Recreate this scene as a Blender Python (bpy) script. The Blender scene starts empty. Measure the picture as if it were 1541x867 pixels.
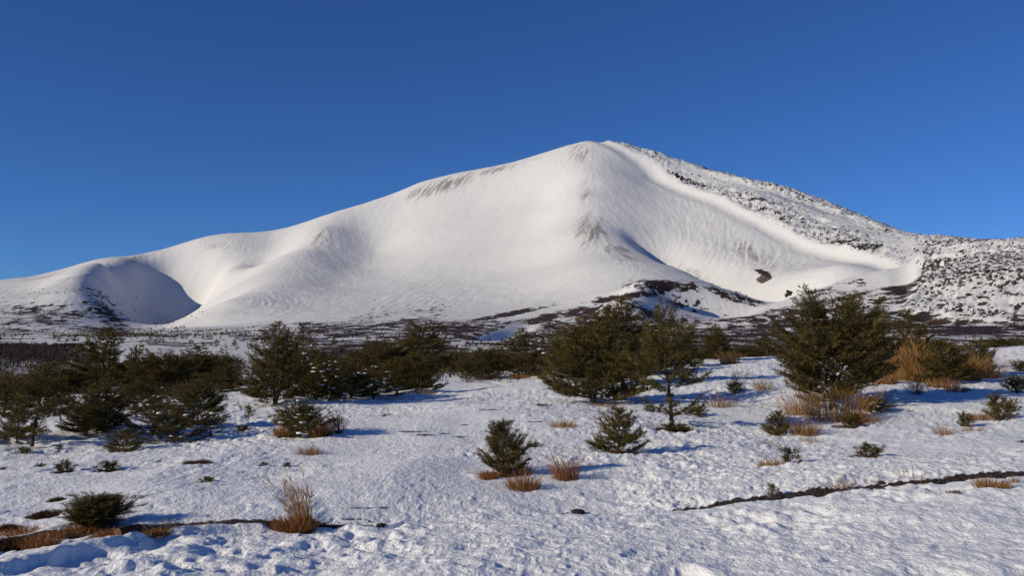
import bpy, bmesh, math, random
import numpy as np
from mathutils import Vector

R = math.radians
scene = bpy.context.scene
COL = scene.collection

# ------------------------------------------------------------------ camera, sky, sun, exposure
F_PX, W_PX, H_PX = 1400.0, 1541.0, 867.0       # focal length and frame of the photograph in its own pixels
HORIZON = 510.0
EYE = 2.3
PITCH = math.atan((HORIZON - H_PX / 2) / F_PX)
SUN_ELEV, SUN_AZ = 21.0, 24.0                  # SUN_AZ: how far the shadows, which run to the right, lean away from us

cam_data = bpy.data.cameras.new('camera')
cam_data.sensor_width = 36.0
cam_data.lens = 36.0 * F_PX / W_PX
cam_data.clip_start = 0.1
cam_data.clip_end = 30000.0
cam = bpy.data.objects.new('camera', cam_data)
cam.location = (0, 0, EYE)
cam.rotation_euler = (math.pi / 2 + PITCH, 0, 0)
COL.objects.link(cam)
scene.camera = cam

to_sun = Vector((-math.cos(R(SUN_ELEV)) * math.cos(R(SUN_AZ)), -math.cos(R(SUN_ELEV)) * math.sin(R(SUN_AZ)), math.sin(R(SUN_ELEV))))
sun_data = bpy.data.lights.new('sun', 'SUN')
sun_data.energy = 3.95
sun_data.angle = R(0.53)
sun_data.color = (1.0, 0.895, 0.68)
sun = bpy.data.objects.new('sun', sun_data)
sun.rotation_euler = to_sun.to_track_quat('Z', 'Y').to_euler()
sun.location = (-30, -10, 40)
COL.objects.link(sun)

world = bpy.data.worlds.new('World')
scene.world = world
world.use_nodes = True
wn = world.node_tree.nodes
wl = world.node_tree.links
wn.clear()
w_out = wn.new('ShaderNodeOutputWorld')
w_bg = wn.new('ShaderNodeBackground')
w_sky = wn.new('ShaderNodeTexSky')
w_sky.sky_type = 'NISHITA'
w_sky.sun_disc = False
w_sky.sun_elevation = R(SUN_ELEV)
w_sky.sun_rotation = math.atan2(to_sun.x, to_sun.y)
w_sky.altitude = 3200.0
w_sky.air_density = 1.0
w_sky.dust_density = 0.0
w_sky.ozone_density = 4.0
w_bg.inputs['Strength'].default_value = 0.078
w_tint = wn.new('ShaderNodeMix')                      # the deep, polarised blue of thin winter air
w_tint.data_type = 'RGBA'
w_tint.blend_type = 'MULTIPLY'
w_tint.inputs[0].default_value = 1.0
w_tint.inputs[7].default_value = (0.44, 0.74, 1.16, 1.0)
wl.new(w_sky.outputs['Color'], w_tint.inputs[6])
wl.new(w_tint.outputs[2], w_bg.inputs['Color'])
wl.new(w_bg.outputs['Background'], w_out.inputs['Surface'])

scene.view_settings.view_transform = 'Standard'
scene.view_settings.look = 'None'
scene.view_settings.exposure = 0.0
scene.view_settings.gamma = 1.0

# ------------------------------------------------------------------ small maths
def at(px, py, d):
    """The point of the place that the photograph shows at pixel (px, py), d metres ahead."""
    u = (px - W_PX / 2) / F_PX
    v = (H_PX / 2 - py) / F_PX
    dy = math.cos(PITCH) - v * math.sin(PITCH)
    dz = math.sin(PITCH) + v * math.cos(PITCH)
    return (u / dy * d, d, EYE + dz / dy * d)

def pix(x, y, z):
    """Pixel of a world point (arrays)."""
    zz = z - EYE
    dep = y * math.cos(PITCH) + zz * math.sin(PITCH)
    up = -y * math.sin(PITCH) + zz * math.cos(PITCH)
    dep = np.where(dep > 0.01, dep, 0.01)
    return W_PX / 2 + F_PX * x / dep, H_PX / 2 - F_PX * up / dep

def sstep(a, b, x):
    t = np.clip((x - a) / (b - a), 0, 1)
    return t * t * (3 - 2 * t)

def _hash(ix, iy, seed):
    h = (ix.astype(np.int64) * 374761393 + iy.astype(np.int64) * 668265263 + seed * 974711) & 0xFFFFFFFF
    h = ((h ^ (h >> 13)) * 1274126177) & 0xFFFFFFFF
    h = ((h ^ (h >> 16)) * 2246822519) & 0xFFFFFFFF
    return ((h ^ (h >> 15)) & 0xFFFFFF) / float(0xFFFFFF)

def noise(x, y, seed=0):
    """Value noise, -1 to 1."""
    ix, iy = np.floor(x), np.floor(y)
    fx, fy = x - ix, y - iy
    fx = fx * fx * fx * (fx * (fx * 6 - 15) + 10)
    fy = fy * fy * fy * (fy * (fy * 6 - 15) + 10)
    a, b = _hash(ix, iy, seed), _hash(ix + 1, iy, seed)
    c, d = _hash(ix, iy + 1, seed), _hash(ix + 1, iy + 1, seed)
    return (a + (b - a) * fx) * (1 - fy) * 2 + (c + (d - c) * fx) * fy * 2 - 1

def fbm(x, y, octaves=4, seed=0, gain=0.5):
    s, a, t = 0, 1.0, 0
    for k in range(octaves):
        c, n = math.cos(0.6 * k + 0.3), math.sin(0.6 * k + 0.3)
        s = s + a * noise((x * c - y * n) * 2.03 ** k + 17.3 * k, (x * n + y * c) * 2.03 ** k - 9.1 * k, seed + k)
        t += a
        a *= gain
    return s / t

def thin_plate(pts, scale):
    """Smooth surface through the given (x, y, z) points."""
    P = np.array(pts, float)
    xy, z = P[:, :2] / scale, P[:, 2]
    n = len(P)
    d2 = ((xy[:, None, :] - xy[None, :, :]) ** 2).sum(2)
    K = 0.5 * d2 * np.log(d2 + 1e-12) + np.eye(n) * 1e-4
    Q = np.hstack([np.ones((n, 1)), xy])
    A = np.zeros((n + 3, n + 3))
    A[:n, :n], A[:n, n:], A[n:, :n] = K, Q, Q.T
    w = np.linalg.solve(A, np.concatenate([z, np.zeros(3)]))
    def f(x, y):
        x = np.asarray(x, float); y = np.asarray(y, float)
        shp = x.shape
        X = np.stack([x.ravel(), y.ravel()], 1) / scale
        out = np.empty(len(X))
        for i in range(0, len(X), 20000):
            c = X[i:i + 20000]
            d2 = (c[:, :1] - xy[None, :, 0]) ** 2 + (c[:, 1:] - xy[None, :, 1]) ** 2
            out[i:i + 20000] = (0.5 * d2 * np.log(d2 + 1e-12)) @ w[:n] + w[n] + c @ w[n + 1:]
        return out.reshape(shp)
    return f

# ------------------------------------------------------------------ the lie of the land
# far land: (pixel x, pixel y, metres ahead) of points along its ridges, gullies and slopes
FAR = '''
-500 488 4000  -250 465 4300
0 422 4500  100 402 4750  200 377 4980  300 354 5180  400 352 5250  450 339 5300  500 323 5300  550 308 5400
640 273 5500  700 259 5500  800 236 5450  860 217 5400  890 211 5400  950 224 5450  1000 240 5400  1050 252 5350
1120 276 5300  1180 288 5200  1230 303 5100  1280 321 4900
1330 347 4600  1380 358 4100  1420 371 3500  1480 375 2700  1541 389 2300  1750 394 2000
870 260 4950  875 300 4600  880 350 4150  930 372 3950  1000 398 3600  1050 420 3350  1100 438 3150  1150 455 3000
900 400 3550  950 416 3250
820 300 4880  800 350 4520  800 400 4020  800 440 3480  800 463 2900  870 445 3100
720 300 5130  700 350 4760  700 400 4270  700 440 3680  700 470 2900
620 300 5320  630 350 4920  630 400 4420  610 440 3780  600 470 3000
485 345 5000  455 380 4600  420 412 4200  380 435 3850  345 452 3550
545 340 5150  560 375 4900  545 405 4550  500 430 4100  430 455 3550
415 365 5130  390 395 4850  350 425 4500  330 445 4150
325 373 4980  335 392 4780
255 390 5000  250 415 4850  250 445 4680  245 480 4400  300 440 4780  300 400 4920  290 470 4450  280 497 3900  225 501 3400  265 503 3100  325 478 3250  320 492 2850  215 412 4790  185 440 4560  195 480 4200
200 386 4820  160 402 4540  130 425 4180  118 455 3640  130 480 3200  178 499 2800
100 412 4560  50 435 4150  50 460 3500  0 450 3700  60 488 2800  0 496 2600  -200 490 3000
950 270 4930  1000 300 4720  960 330 4430
970 362 4150  1000 383 3980  1050 408 3700  1100 428 3430  1160 448 3200
1000 345 4330  1050 380 3950  1100 408 3620  1145 438 3280
985 250 5120  1080 297 4680  1150 332 4330  1200 357 4060  1250 375 3800  1320 389 3520  1380 407 3180
978 266 5040  1070 315 4530  1138 350 4180  1195 378 3900  1240 393 3660
1100 370 4060  1150 400 3700  1200 420 3300  1200 445 2800
1265 400 3260  1275 420 2900  1285 440 2480  1330 404 3330  1335 422 3020  1345 446 2500
1150 310 4520  1250 335 4300  1300 355 3950  1400 382 2900  1450 400 2000  1541 397 1700
1395 430 1450  1450 424 1450  1541 408 1400  1700 402 1400
1362 468 1200  1450 484 1060  1541 480 1000  1700 480 1000
1380 445 1320  1450 452 1220  1541 440 1150
985 425 2930  1050 431 2950  1110 445 2950  1165 461 2920
1020 470 2690  1060 474 2700  1120 477 2660
971 437 2700  955 453 2430  940 470 2200  915 455 2680  898 471 2350
1000 486 2000  1100 487 2000
1200 468 2000  1280 474 1600
'''
nums = [float(v) for v in FAR.split()]
far_pts = [at(*nums[i:i + 3]) for i in range(0, len(nums), 3)]
for i in range(0, 21):                                   # the far side of the skyline falls away
    px, py, d = nums[3 * i:3 * i + 3]
    x, y, z = at(px, py, d)
    k = (d + 900) / d
    far_pts.append((x * k, y * k, z - 330))
    k = (d + 2000) / d
    far_pts.append((x * k, y * k, z - 750))
for px, py, d in ((1420, 372, 4600), (1541, 378, 3600), (1750, 395, 3200), (1541, 420, 5200), (1541, 470, 7000)):
    far_pts.append(at(px, py, d))
for px in (-500, -250, 0, 150, 300, 450, 600, 750, 900, 1050, 1200, 1350, 1500, 1750):   # the gentle foot of the mountain
    if px < 1250:
        far_pts.append(at(px, 486 if 350 < px < 1000 else 500, 2100))
    far_pts.append(at(px, 497 if px > 300 else 506, 1500 if px < 1250 else 880))
    far_pts.append(at(px, 508, 900 if px < 1250 else 650))
    far_pts.append(at(px, 520, 480))
    far_pts.append(at(px, 536, 260))
    far_pts.append(at(px, 556, 150))
    far_pts.append(at(px, 590, 90))
far_surface = thin_plate(far_pts, 1000.0)

# near land
NEAR = '''
0 867 8.2  380 867 8.1  770 867 8.0  1150 867 7.9  1541 867 7.6  -400 867 8.2  1950 867 7.6
0 826 10.2  240 812 10.6  480 798 11.2  800 780 11.9  1080 758 12.6  1330 733 13.2  1541 714 13.6  -400 850 10  1950 690 14
0 745 14.4  250 740 14.6  500 735 15  770 728 15.6  1000 715 16.2  1250 700 17  1541 680 18
0 692 18.7  200 680 19.5  400 672 20.5  600 668 21.3  800 665 21.6  930 682 20  1100 668 21.5  1250 655 23  1541 636 25
120 640 25  350 640 25.5  500 632 26  700 622 28  850 622 28.5  1000 640 25.2  1120 618 29  1250 616 29.8  1400 612 30  1541 598 32
0 655 25  0 612 40  110 603 42  250 610 36  350 583 45  450 604 34  600 590 39  740 576 46  900 590 38  1040 572 39  1150 560 44  1300 572 38  1450 565 42  1541 552 46
0 598 58  350 566 62  640 568 56  800 556 62  1060 545 55  1150 541 56  1300 540 55  1450 535 56  1541 526 58
-500 690 20  -500 620 45 -500 600 70   2050 640 24  2050 560 45  2050 528 70
0 590 85  300 580 85  600 578 85  900 572 85  1200 562 85  1541 556 85
'''
nums2 = [float(v) for v in NEAR.split()]
near_pts = [at(*nums2[i:i + 3]) for i in range(0, len(nums2), 3)]
for x, y in ((-6, 4), (0, 4), (6, 4), (0, -6), (-14, -6), (14, -6), (-20, 5), (20, 5)):
    near_pts.append((x, y, 0.28))
for x, y in ((-60, 60), (-90, 10), (-60, -50), (0, -70), (60, -50), (90, 10), (70, 70)):
    near_pts.append((x, y, 0.0))
near_surface = thin_plate(near_pts, 20.0)

def land(x, y):
    """Height of the land without its fine relief."""
    x = np.asarray(x, float); y = np.asarray(y, float)
    r = np.hypot(x, y)
    th = np.abs(np.arctan2(x, y))
    out = np.zeros_like(r)
    w = sstep(70, 130, r)
    m = w < 1
    if m.any():
        out[m] += near_surface(x[m], y[m]) * (1 - w[m])
    m = w > 0
    if m.any():
        side = 1 - sstep(R(33), R(62), th[m])
        f = np.zeros(m.sum())
        k = side > 0
        f[k] = far_surface(x[m][k], y[m][k])
        out[m] += (f * side + (1 - side) * -6.0) * w[m]
    return out

def land_at(x, y):
    return float(land(np.array([x]), np.array([y]))[0])

# ------------------------------------------------------------------ lines on the land
def line3(txt):
    v = [float(t) for t in txt.split()]
    return np.array([at(*v[i:i + 3])[:2] for i in range(0, len(v), 3)])

def line_distance(x, y, L):
    """Distance to a polyline and the side of it (positive: left of the way it runs), and how far along it, 0 to 1."""
    best = np.full(x.shape, 1e18); side = np.zeros(x.shape); along = np.zeros(x.shape)
    n = len(L) - 1
    for k in range(n):
        a, b = L[k], L[k + 1]
        d = b - a
        t = np.clip(((x - a[0]) * d[0] + (y - a[1]) * d[1]) / (d @ d), 0, 1)
        qx, qy = x - a[0] - t * d[0], y - a[1] - t * d[1]
        q = qx * qx + qy * qy
        m = q < best
        best = np.where(m, q, best)
        side = np.where(m, np.sign(d[0] * (y - a[1]) - d[1] * (x - a[0])), side)
        along = np.where(m, (k + t) / n, along)
    return np.sqrt(best), side, along

def inside(x, y, L):
    c = np.zeros(x.shape, bool)
    n = len(L)
    for k in range(n):
        (x0, y0), (x1, y1) = L[k], L[(k + 1) % n]
        if y0 == y1:
            continue
        m = ((y0 > y) != (y1 > y)) & (x < (x1 - x0) * (y - y0) / (y1 - y0) + x0)
        c ^= m
    return c

LAVA_EDGE = line3('''915 216 5390  950 230 5250  985 250 5120  1080 297 4680  1150 332 4330  1200 357 4060  1250 375 3800  1320 389 3520  1380 407 3180
 1392 425 1480  1362 468 1200  1450 484 1060  1541 480 1000  1750 480 950''')
LAVA_BACK = line3('1750 370 3300  1541 362 4200  1420 352 5000  1280 305 5400  1100 250 5600')
LAVA = np.vstack([LAVA_EDGE, LAVA_BACK])
LEVEE = line3('1010 240 5250  1070 258 5080  1120 283 4920  1180 300 4780  1230 314 4650  1290 334 4400  1345 348 4100')
SMOOTH = line3('990 238 5250  1060 266 5020  1130 296 4780  1200 318 4600  1270 342 4250  1340 362 3800  1410 377 3000  1480 384 2300')
SPUR_VALLEY = line3('935 352 4330  970 364 4150  1000 383 3980  1050 408 3700  1100 428 3430  1165 450 3150')
SPUR_A = line3('215 384 4950  180 393 4700  150 407 4430  128 430 4120  119 455 3680  128 480 3200')
KNOLL_BOWL = line3('985 448 2700  1010 452 2790  1060 460 2800  1120 468 2760  1150 472 2700')
KNOLL_ARM = line3('995 424 3000  975 434 2780  962 448 2520  948 464 2250  940 476 2000')
GULLY = line3('800 466 2500  770 480 1500  752 493 1150  742 508 900  735 520 600')
TRACK = line3('300 505 1700  328 512 1150  338 522 760  346 532 560  362 548 330')
EDGE = line3('-400 832 10.0  0 826 10.2  240 812 10.6  480 798 11.2  800 780 11.9  1080 758 12.6  1330 733 13.2  1541 714 13.6  1950 690 14')
LIP = line3('-60 885 7.6  60 855 8.6  150 832 9.3  230 816 10.1  340 806 10.7  420 800 11.0')

def far_relief(x, y):
    """What the smooth far land leaves out, and where lava lies: (height, lava 0 to 1)."""
    inl = inside(x, y, LAVA)
    d, _, _ = line_distance(x, y, LAVA_EDGE)
    sd = np.where(inl, d, -d)
    r = np.hypot(x, y)
    k = np.clip(r / 4000, 0.3, 1)
    lava = sstep(-10 * k, 30 * k, sd)
    h = (16 * k) * sstep(-42 * k, 14 * k, sd) - 9 * k * np.exp(-((sd + 60 * k) / (40 * k)) ** 2)
    def broken(c):
        u_, v_ = (x - y) * 0.7071, (x + y) * 0.7071      # the flows run down to the near right
        q = 1 - np.abs(noise(u_ / (80 * c), v_ / (30 * c), 11)) + 0.6 * (1 - np.abs(noise(u_ / (50 * c), v_ / (18 * c), 15)))
        return q - 0.4 + 0.5 * noise(x / (15 * c), y / (14 * c), 12) + 0.35 * noise(x / (8 * c), y / (8 * c), 13) - 0.6
    w = sstep(1700, 2900, r)
    d, s, a = line_distance(x, y, SMOOTH)
    smooth = np.exp(-(d / (20 + 38 * k)) ** 2) * sstep(0, 0.1, a) * (1 - sstep(0.8, 1, a))
    h = h + lava * 10 * (w * broken(1.0) + (1 - w) * 0.42 * broken(0.45)) * (1 - 0.9 * smooth)
    h = h + lava * (9 * w + 5 * (1 - w)) * noise(x / 140, y / 160, 14)
    d, s, a = line_distance(x, y, LEVEE)
    e = d * s                                            # positive: behind it
    ends = sstep(0.0, 0.2, a) * (1 - sstep(0.85, 1.0, a))
    h = h + ends * (26 * np.exp(-(d / 45) ** 2) - 52 * np.exp(-((e - 120) / 80) ** 2))
    # the valley right of the main spur
    d, s, a = line_distance(x, y, SPUR_VALLEY)
    e = d * s                                            # positive: towards the right-hand slope
    h = h - (55 + 35 * a) * np.exp(-(d / np.where(e < 0, 70, 150)) ** 2) * sstep(0.0, 0.3, a)
    cx, cy, _ = at(262, 424, 4800)
    q = np.hypot((x - cx) / 370, (y - cy) / 360)
    h = h - 108 * np.exp(-q ** 2.3)
    d, s, a = line_distance(x, y, SPUR_A)
    h = h + 38 * np.exp(-(d / 135) ** 2) * sstep(0.0, 0.3, a) * (1 - sstep(0.75, 1.0, a))
    d, s, a = line_distance(x, y, KNOLL_BOWL)
    h = h - 42 * np.exp(-(d / 95) ** 2) * sstep(0.0, 0.2, a) * (1 - sstep(0.85, 1.0, a))
    d, s, a = line_distance(x, y, KNOLL_ARM)
    h = h + 26 * np.exp(-(d / 55) ** 2) * sstep(0.0, 0.2, a) * (1 - sstep(0.8, 1.0, a))
    d, s, a = line_distance(x, y, GULLY)
    w = 8 + 22 * (1 - a)
    h = h - (13 * sstep(0.0, 0.25, a) * (1 - sstep(0.8, 1.0, a))) * np.exp(-(d / w) ** 2)
    # general unevenness
    h = h + 5 * fbm(x / 420, y / 420, 3, 21) * sstep(900, 2500, r)
    h = h + 1.6 * fbm(x / 70, y / 70, 3, 22) * sstep(200, 900, r)
    return h, lava * (1 - 0.8 * smooth)

def near_relief(x, y, cups=True):
    """Height of the near snow's unevenness and where bare soil shows (0 to 1)."""
    r = np.hypot(x, y)
    fade = 1 - sstep(75, 125, r)
    front = 1 - sstep(R(35), R(48), np.abs(np.arctan2(x, np.maximum(y, 0.01) + 0 * x)))
    d, s, a = line_distance(x, y, EDGE)
    e = d * s                                            # positive: beyond the bank of cleared snow
    wob = 0.16 * fbm(x / 0.9, y / 0.9, 3, 31)
    bank = sstep(0.12, -0.16, e + wob)
    h = -0.07 * (1 - bank) * np.exp(-np.maximum(e, 0) / 1.6) * (r < 40)
    h = h + fade * (0.22 * fbm(x / 6.5, y / 8.5, 2, 32) + 0.075 * fbm(x / 1.9, y / 2.6, 2, 33)) * (1 - 0.75 * bank)
    dl, sl, al = line_distance(x, y, LIP)
    el = dl * sl
    h = h + 0.10 * sstep(-0.16, 0.05, el) * np.exp(-np.maximum(el, 0) / 0.8) * sstep(0.0, 0.1, al) * (1 - sstep(0.9, 1, al)) * bank
    if cups:
        field = (1 - bank) * fade * front
        soft = sstep(-0.4, 0.35, fbm(x / 3.5, y / 5.0, 3, 34))
        wx, wy = x + 0.08 * noise(x / 0.3, y / 0.3, 35), y + 0.08 * noise(x / 0.3, y / 0.3, 36)
        n1 = noise(x / 0.20, y / 0.34, 37)
        n2 = noise(x / 0.10, y / 0.19, 38)
        n3 = noise(x / 0.052, y / 0.10, 39)
        c = 0.5 * n1 + 0.75 * n2 + 0.7 * n3 - 1.1 * sstep(0.25, 0.75, n2 + 0.5 * n3) + 0.5 * np.abs(n1 + n2)
        drift = sstep(0.2, 1.0, 1 - np.abs(noise(x / 3.6, y / 5.5, 47)))
        h = h + field * 0.06 * drift
        rough_patch = sstep(-0.15, 0.45, fbm(x / 2.1 + 40, y / 3.4, 3, 49))
        m1 = noise(x / 0.42 + 0.2 * n1, y / 0.62, 50)
        m2 = noise(x / 0.23, y / 0.33 + 0.2 * n2, 55)
        h = h + field * (0.3 + 0.7 * soft) * 0.021 * c * (1 + 0.03 * np.minimum(r, 60))
        h = h + field * rough_patch * (0.026 * m1 + 0.024 * m2 - 0.028 * sstep(0.3, 0.8, m2))
        big = 1 - 2 * np.abs(noise(wx / 0.75, wy / 0.9, 40))
        h = h + field * (0.3 + 0.7 * soft) * 0.009 * big
        lump = noise(wx / 0.42, wy / 0.5, 41) + 0.8 * noise(x / 0.21, y / 0.26, 42) + 0.5 * noise(x / 0.1, y / 0.12, 43)
        h = h + bank * front * (0.044 * fbm(wx / 1.1, wy / 1.5, 2, 48) + 0.030 * lump * (0.5 + sstep(-0.2, 0.4, noise(x / 1.6, y / 2.2, 56))) + 0.010 * (1 - 2 * np.abs(noise(wx / 0.12, wy / 0.14, 46))))
        pits = sstep(0.4, 0.8, noise(x / 0.5 + 3, y / 0.8, 44)) * sstep(-0.3, 0.4, noise(x / 2.3, y / 2.3, 45))
        h = h - bank * front * 0.06 * pits
    px, py = pix(x, y, np.zeros_like(x) + 0.0)
    wide = np.interp(px, [-200, 0, 250, 330, 470, 490, 560, 570, 800, 815, 930, 950, 1050, 1070, 1230, 1250, 1330, 1345, 1541, 1800],
                     [0.3, 0.3, 0.25, 0.16, 0.14, 0.06, 0.05, 0, 0, 0.16, 0.18, 0.10, 0.10, 0.10, 0.05, 0.03, 0.03, 0.12, 0.16, 0.2])
    soil = np.where(wide > 0.02, sstep(-0.08, 0.0, e + wob) * (1 - sstep(0.0, 0.3, e + 0.9 * wob - wide - 0.10)), 0)
    h = h - 0.02 * soil * (1 - bank)
    return h, soil

def ground(x, y):
    """Height of the finished ground at one point."""
    X, Y = np.array([float(x)]), np.array([float(y)])
    z = land(X, Y)
    if math.hypot(x, y) < 130:
        z = z + near_relief(X, Y)[0]
    else:
        z = z + far_relief(X, Y)[0]
    return float(z[0])

# ------------------------------------------------------------------ materials
def new_mat(name, rough=0.9):
    m = bpy.data.materials.new(name)
    m.use_nodes = True
    nt = m.node_tree
    b = nt.nodes['Principled BSDF']
    b.inputs['Roughness'].default_value = rough
    b.inputs['Specular IOR Level'].default_value = 0.2
    return m, nt, b

def N(nt, kind, **kw):
    n = nt.nodes.new(kind)
    for k, v in kw.items():
        if k.startswith('i_'):
            key = k[2:]
            n.inputs[int(key) if key.isdigit() else key].default_value = v
        else:
            setattr(n, k, v)
    return n

def ramp(nt, lo, hi, src):
    n = N(nt, 'ShaderNodeMapRange', interpolation_type='SMOOTHSTEP')
    n.inputs['From Min'].default_value = lo
    n.inputs['From Max'].default_value = hi
    nt.links.new(src, n.inputs['Value'])
    return n.outputs['Result']

def math_node(nt, op, a, b):
    n = N(nt, 'ShaderNodeMath', operation=op)
    for i, v in enumerate((a, b)):
        if isinstance(v, (int, float)):
            n.inputs[i].default_value = v
        else:
            nt.links.new(v, n.inputs[i])
    return n.outputs[0]

def mix(nt, fac, a, b):
    n = N(nt, 'ShaderNodeMix', data_type='RGBA')
    nt.links.new(fac, n.inputs[0])
    for i, v in ((6, a), (7, b)):
        if isinstance(v, tuple):
            n.inputs[i].default_value = (*v, 1)
        else:
            nt.links.new(v, n.inputs[i])
    return n.outputs[2]

def tex_noise(nt, scale, detail=4, rough=0.6, coord=None, stretch=None):
    t = N(nt, 'ShaderNodeTexNoise')
    t.inputs['Scale'].default_value = scale
    t.inputs['Detail'].default_value = detail
    t.inputs['Roughness'].default_value = rough
    if coord is None:
        coord = N(nt, 'ShaderNodeTexCoord').outputs['Object']
    if stretch:
        mp = N(nt, 'ShaderNodeMapping')
        mp.inputs['Scale'].default_value = stretch
        nt.links.new(coord, mp.inputs['Vector'])
        coord = mp.outputs['Vector']
    nt.links.new(coord, t.inputs['Vector'])
    return t.outputs['Fac']

def attr(nt, name):
    return N(nt, 'ShaderNodeAttribute', attribute_name=name).outputs['Fac']

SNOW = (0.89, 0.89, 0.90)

def snow_field_material():
    m, nt, b = new_mat('old_snow', 0.62)
    b.inputs['Specular IOR Level'].default_value = 0.25
    dirt = ramp(nt, 0.45, 0.62, math_node(nt, 'ADD', attr(nt, 'soil'), math_node(nt, 'MULTIPLY', math_node(nt, 'SUBTRACT', tex_noise(nt, 9, 6, 0.7), 0.5), 1.5)))
    grime = ramp(nt, 0.5, 0.85, tex_noise(nt, 0.35, 6, 0.7))
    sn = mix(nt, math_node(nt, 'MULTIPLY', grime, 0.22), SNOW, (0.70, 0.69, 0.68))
    speck = ramp(nt, 0.70, 0.76, tex_noise(nt, 26, 2, 0.5))
    sn = mix(nt, math_node(nt, 'MULTIPLY', speck, math_node(nt, 'MULTIPLY', ramp(nt, 0.5, 0.7, tex_noise(nt, 0.6, 2)), 0.5)), sn, (0.35, 0.31, 0.27))
    earth = mix(nt, tex_noise(nt, 30, 4), (0.018, 0.012, 0.009), (0.075, 0.046, 0.028))
    nt.links.new(mix(nt, dirt, sn, earth), b.inputs['Base Color'])
    bump = N(nt, 'ShaderNodeBump')
    bump.inputs['Strength'].default_value = 1.0
    bump.inputs['Distance'].default_value = 0.025
    nt.links.new(tex_noise(nt, 24, 4, 0.6, stretch=(1, 0.6, 1)), bump.inputs['Height'])
    nt.links.new(bump.outputs['Normal'], b.inputs['Normal'])
    return m

def mountain_material():
    m, nt, b = new_mat('mountain_snow_and_scrub', 0.75)
    b.inputs['Specular IOR Level'].default_value = 0.1
    heather = ramp(nt, 0.47, 0.56, math_node(nt, 'ADD', attr(nt, 'scrub'), math_node(nt, 'MULTIPLY', math_node(nt, 'SUBTRACT', tex_noise(nt, 1.0, 6, 0.72, stretch=(0.034, 0.013, 0.07)), 0.5), 1.9)))
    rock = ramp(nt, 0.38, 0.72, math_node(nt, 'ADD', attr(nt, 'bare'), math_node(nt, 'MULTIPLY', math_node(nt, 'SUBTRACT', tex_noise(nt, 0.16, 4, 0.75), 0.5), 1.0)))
    brown = mix(nt, ramp(nt, 0.35, 0.65, tex_noise(nt, 0.02, 4)), (0.030, 0.022, 0.022), (0.062, 0.036, 0.028))
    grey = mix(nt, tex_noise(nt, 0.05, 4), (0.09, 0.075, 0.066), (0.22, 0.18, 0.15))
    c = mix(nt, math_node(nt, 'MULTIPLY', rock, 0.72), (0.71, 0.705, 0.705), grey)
    black = mix(nt, ramp(nt, 0.4, 0.7, tex_noise(nt, 0.012, 3)), (0.024, 0.023, 0.026), (0.060, 0.046, 0.040))
    lv = ramp(nt, 0.44, 0.58, math_node(nt, 'ADD', attr(nt, 'lava'), math_node(nt, 'MULTIPLY', math_node(nt, 'SUBTRACT', tex_noise(nt, 0.10, 5, 0.7), 0.5), 0.9)))  # dark lava rock, including the gully shade put into its colour
    c = mix(nt, heather, c, brown)
    c = mix(nt, lv, c, black)
    nt.links.new(c, b.inputs['Base Color'])
    bump = N(nt, 'ShaderNodeBump')
    bump.inputs['Strength'].default_value = 0.65
    bump.inputs['Distance'].default_value = 3.0
    nt.links.new(tex_noise(nt, 0.06, 5, 0.65), bump.inputs['Height'])
    nt.links.new(bump.outputs['Normal'], b.inputs['Normal'])
    return m

# ------------------------------------------------------------------ meshes
def mesh_from_arrays(name, V, faces, smooth=True):
    """faces: (n, 3) or (n, 4) integer array."""
    me = bpy.data.meshes.new(name)
    V = np.ascontiguousarray(V, np.float32)
    faces = np.ascontiguousarray(faces, np.int32)
    nf, k = faces.shape
    me.vertices.add(len(V))
    me.vertices.foreach_set('co', V.ravel())
    me.loops.add(nf * k)
    me.loops.foreach_set('vertex_index', faces.ravel())
    me.polygons.add(nf)
    me.polygons.foreach_set('loop_start', np.arange(0, nf * k, k, dtype=np.int32))
    me.polygons.foreach_set('use_smooth', np.full(nf, smooth, bool))
    me.update(calc_edges=True)
    me.validate()
    return me

def set_attr(me, name, values):
    a = me.attributes.new(name, 'FLOAT', 'POINT')
    a.data.foreach_set('value', np.ascontiguousarray(values, np.float32))

def link(name, me, mat=None, parent=None):
    o = bpy.data.objects.new(name, me)
    if mat and len(me.materials) == 0:
        me.materials.append(mat)
    COL.objects.link(o)
    if parent:
        o.parent = parent
    return o

# angles of the fan: fine in front, coarse behind
ang = np.concatenate([np.linspace(R(-33.5), R(33.5), 800), np.linspace(R(33.5), R(326.5), 60)[1:-1]])

def fan(rows):
    T, RR = np.meshgrid(ang, rows)
    return RR * np.sin(T), RR * np.cos(T)

def fan_faces(nr, nc):
    idx = np.arange(nr * nc).reshape(nr, nc)
    nx = np.roll(idx, -1, axis=1)
    return np.stack([idx[:-1], nx[:-1], nx[1:], idx[1:]], -1).reshape(-1, 4)

# near snow
rows = np.concatenate([np.geomspace(0.6, 6.8, 14)[:-1], np.geomspace(6.8, 26, 330)[:-1], np.geomspace(26, 130, 240)])
X, Y = fan(rows)
h, soil = near_relief(X, Y)
Z = land(X, Y) + h
Z[-1] = land(X[-1], Y[-1])
V = np.stack([X, Y, Z], -1).reshape(-1, 3)
me = mesh_from_arrays('snow_field', V, fan_faces(*X.shape))
px, py = pix(X, Y, Z)
for cx, cy, rx, ry in ((640, 655, 26, 2.6), (668, 653, 12, 2), (693, 658, 16, 2.5), (620, 650, 40, 2.0), (815, 635, 9, 2), (806, 635, 22, 1.8), (738, 617, 26, 1.6),
                       (815, 610, 22, 3.0), (560, 765, 60, 2.0), (530, 782, 40, 2.0), (700, 640, 12, 1.5), (770, 634, 6, 3)):
    soil = np.maximum(soil, 0.72 * np.exp(-((px - cx) / rx) ** 2 - ((py - cy) / ry) ** 2))
set_attr(me, 'soil', soil.ravel())
near_mesh, near_V, near_soil = me, V, soil
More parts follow.
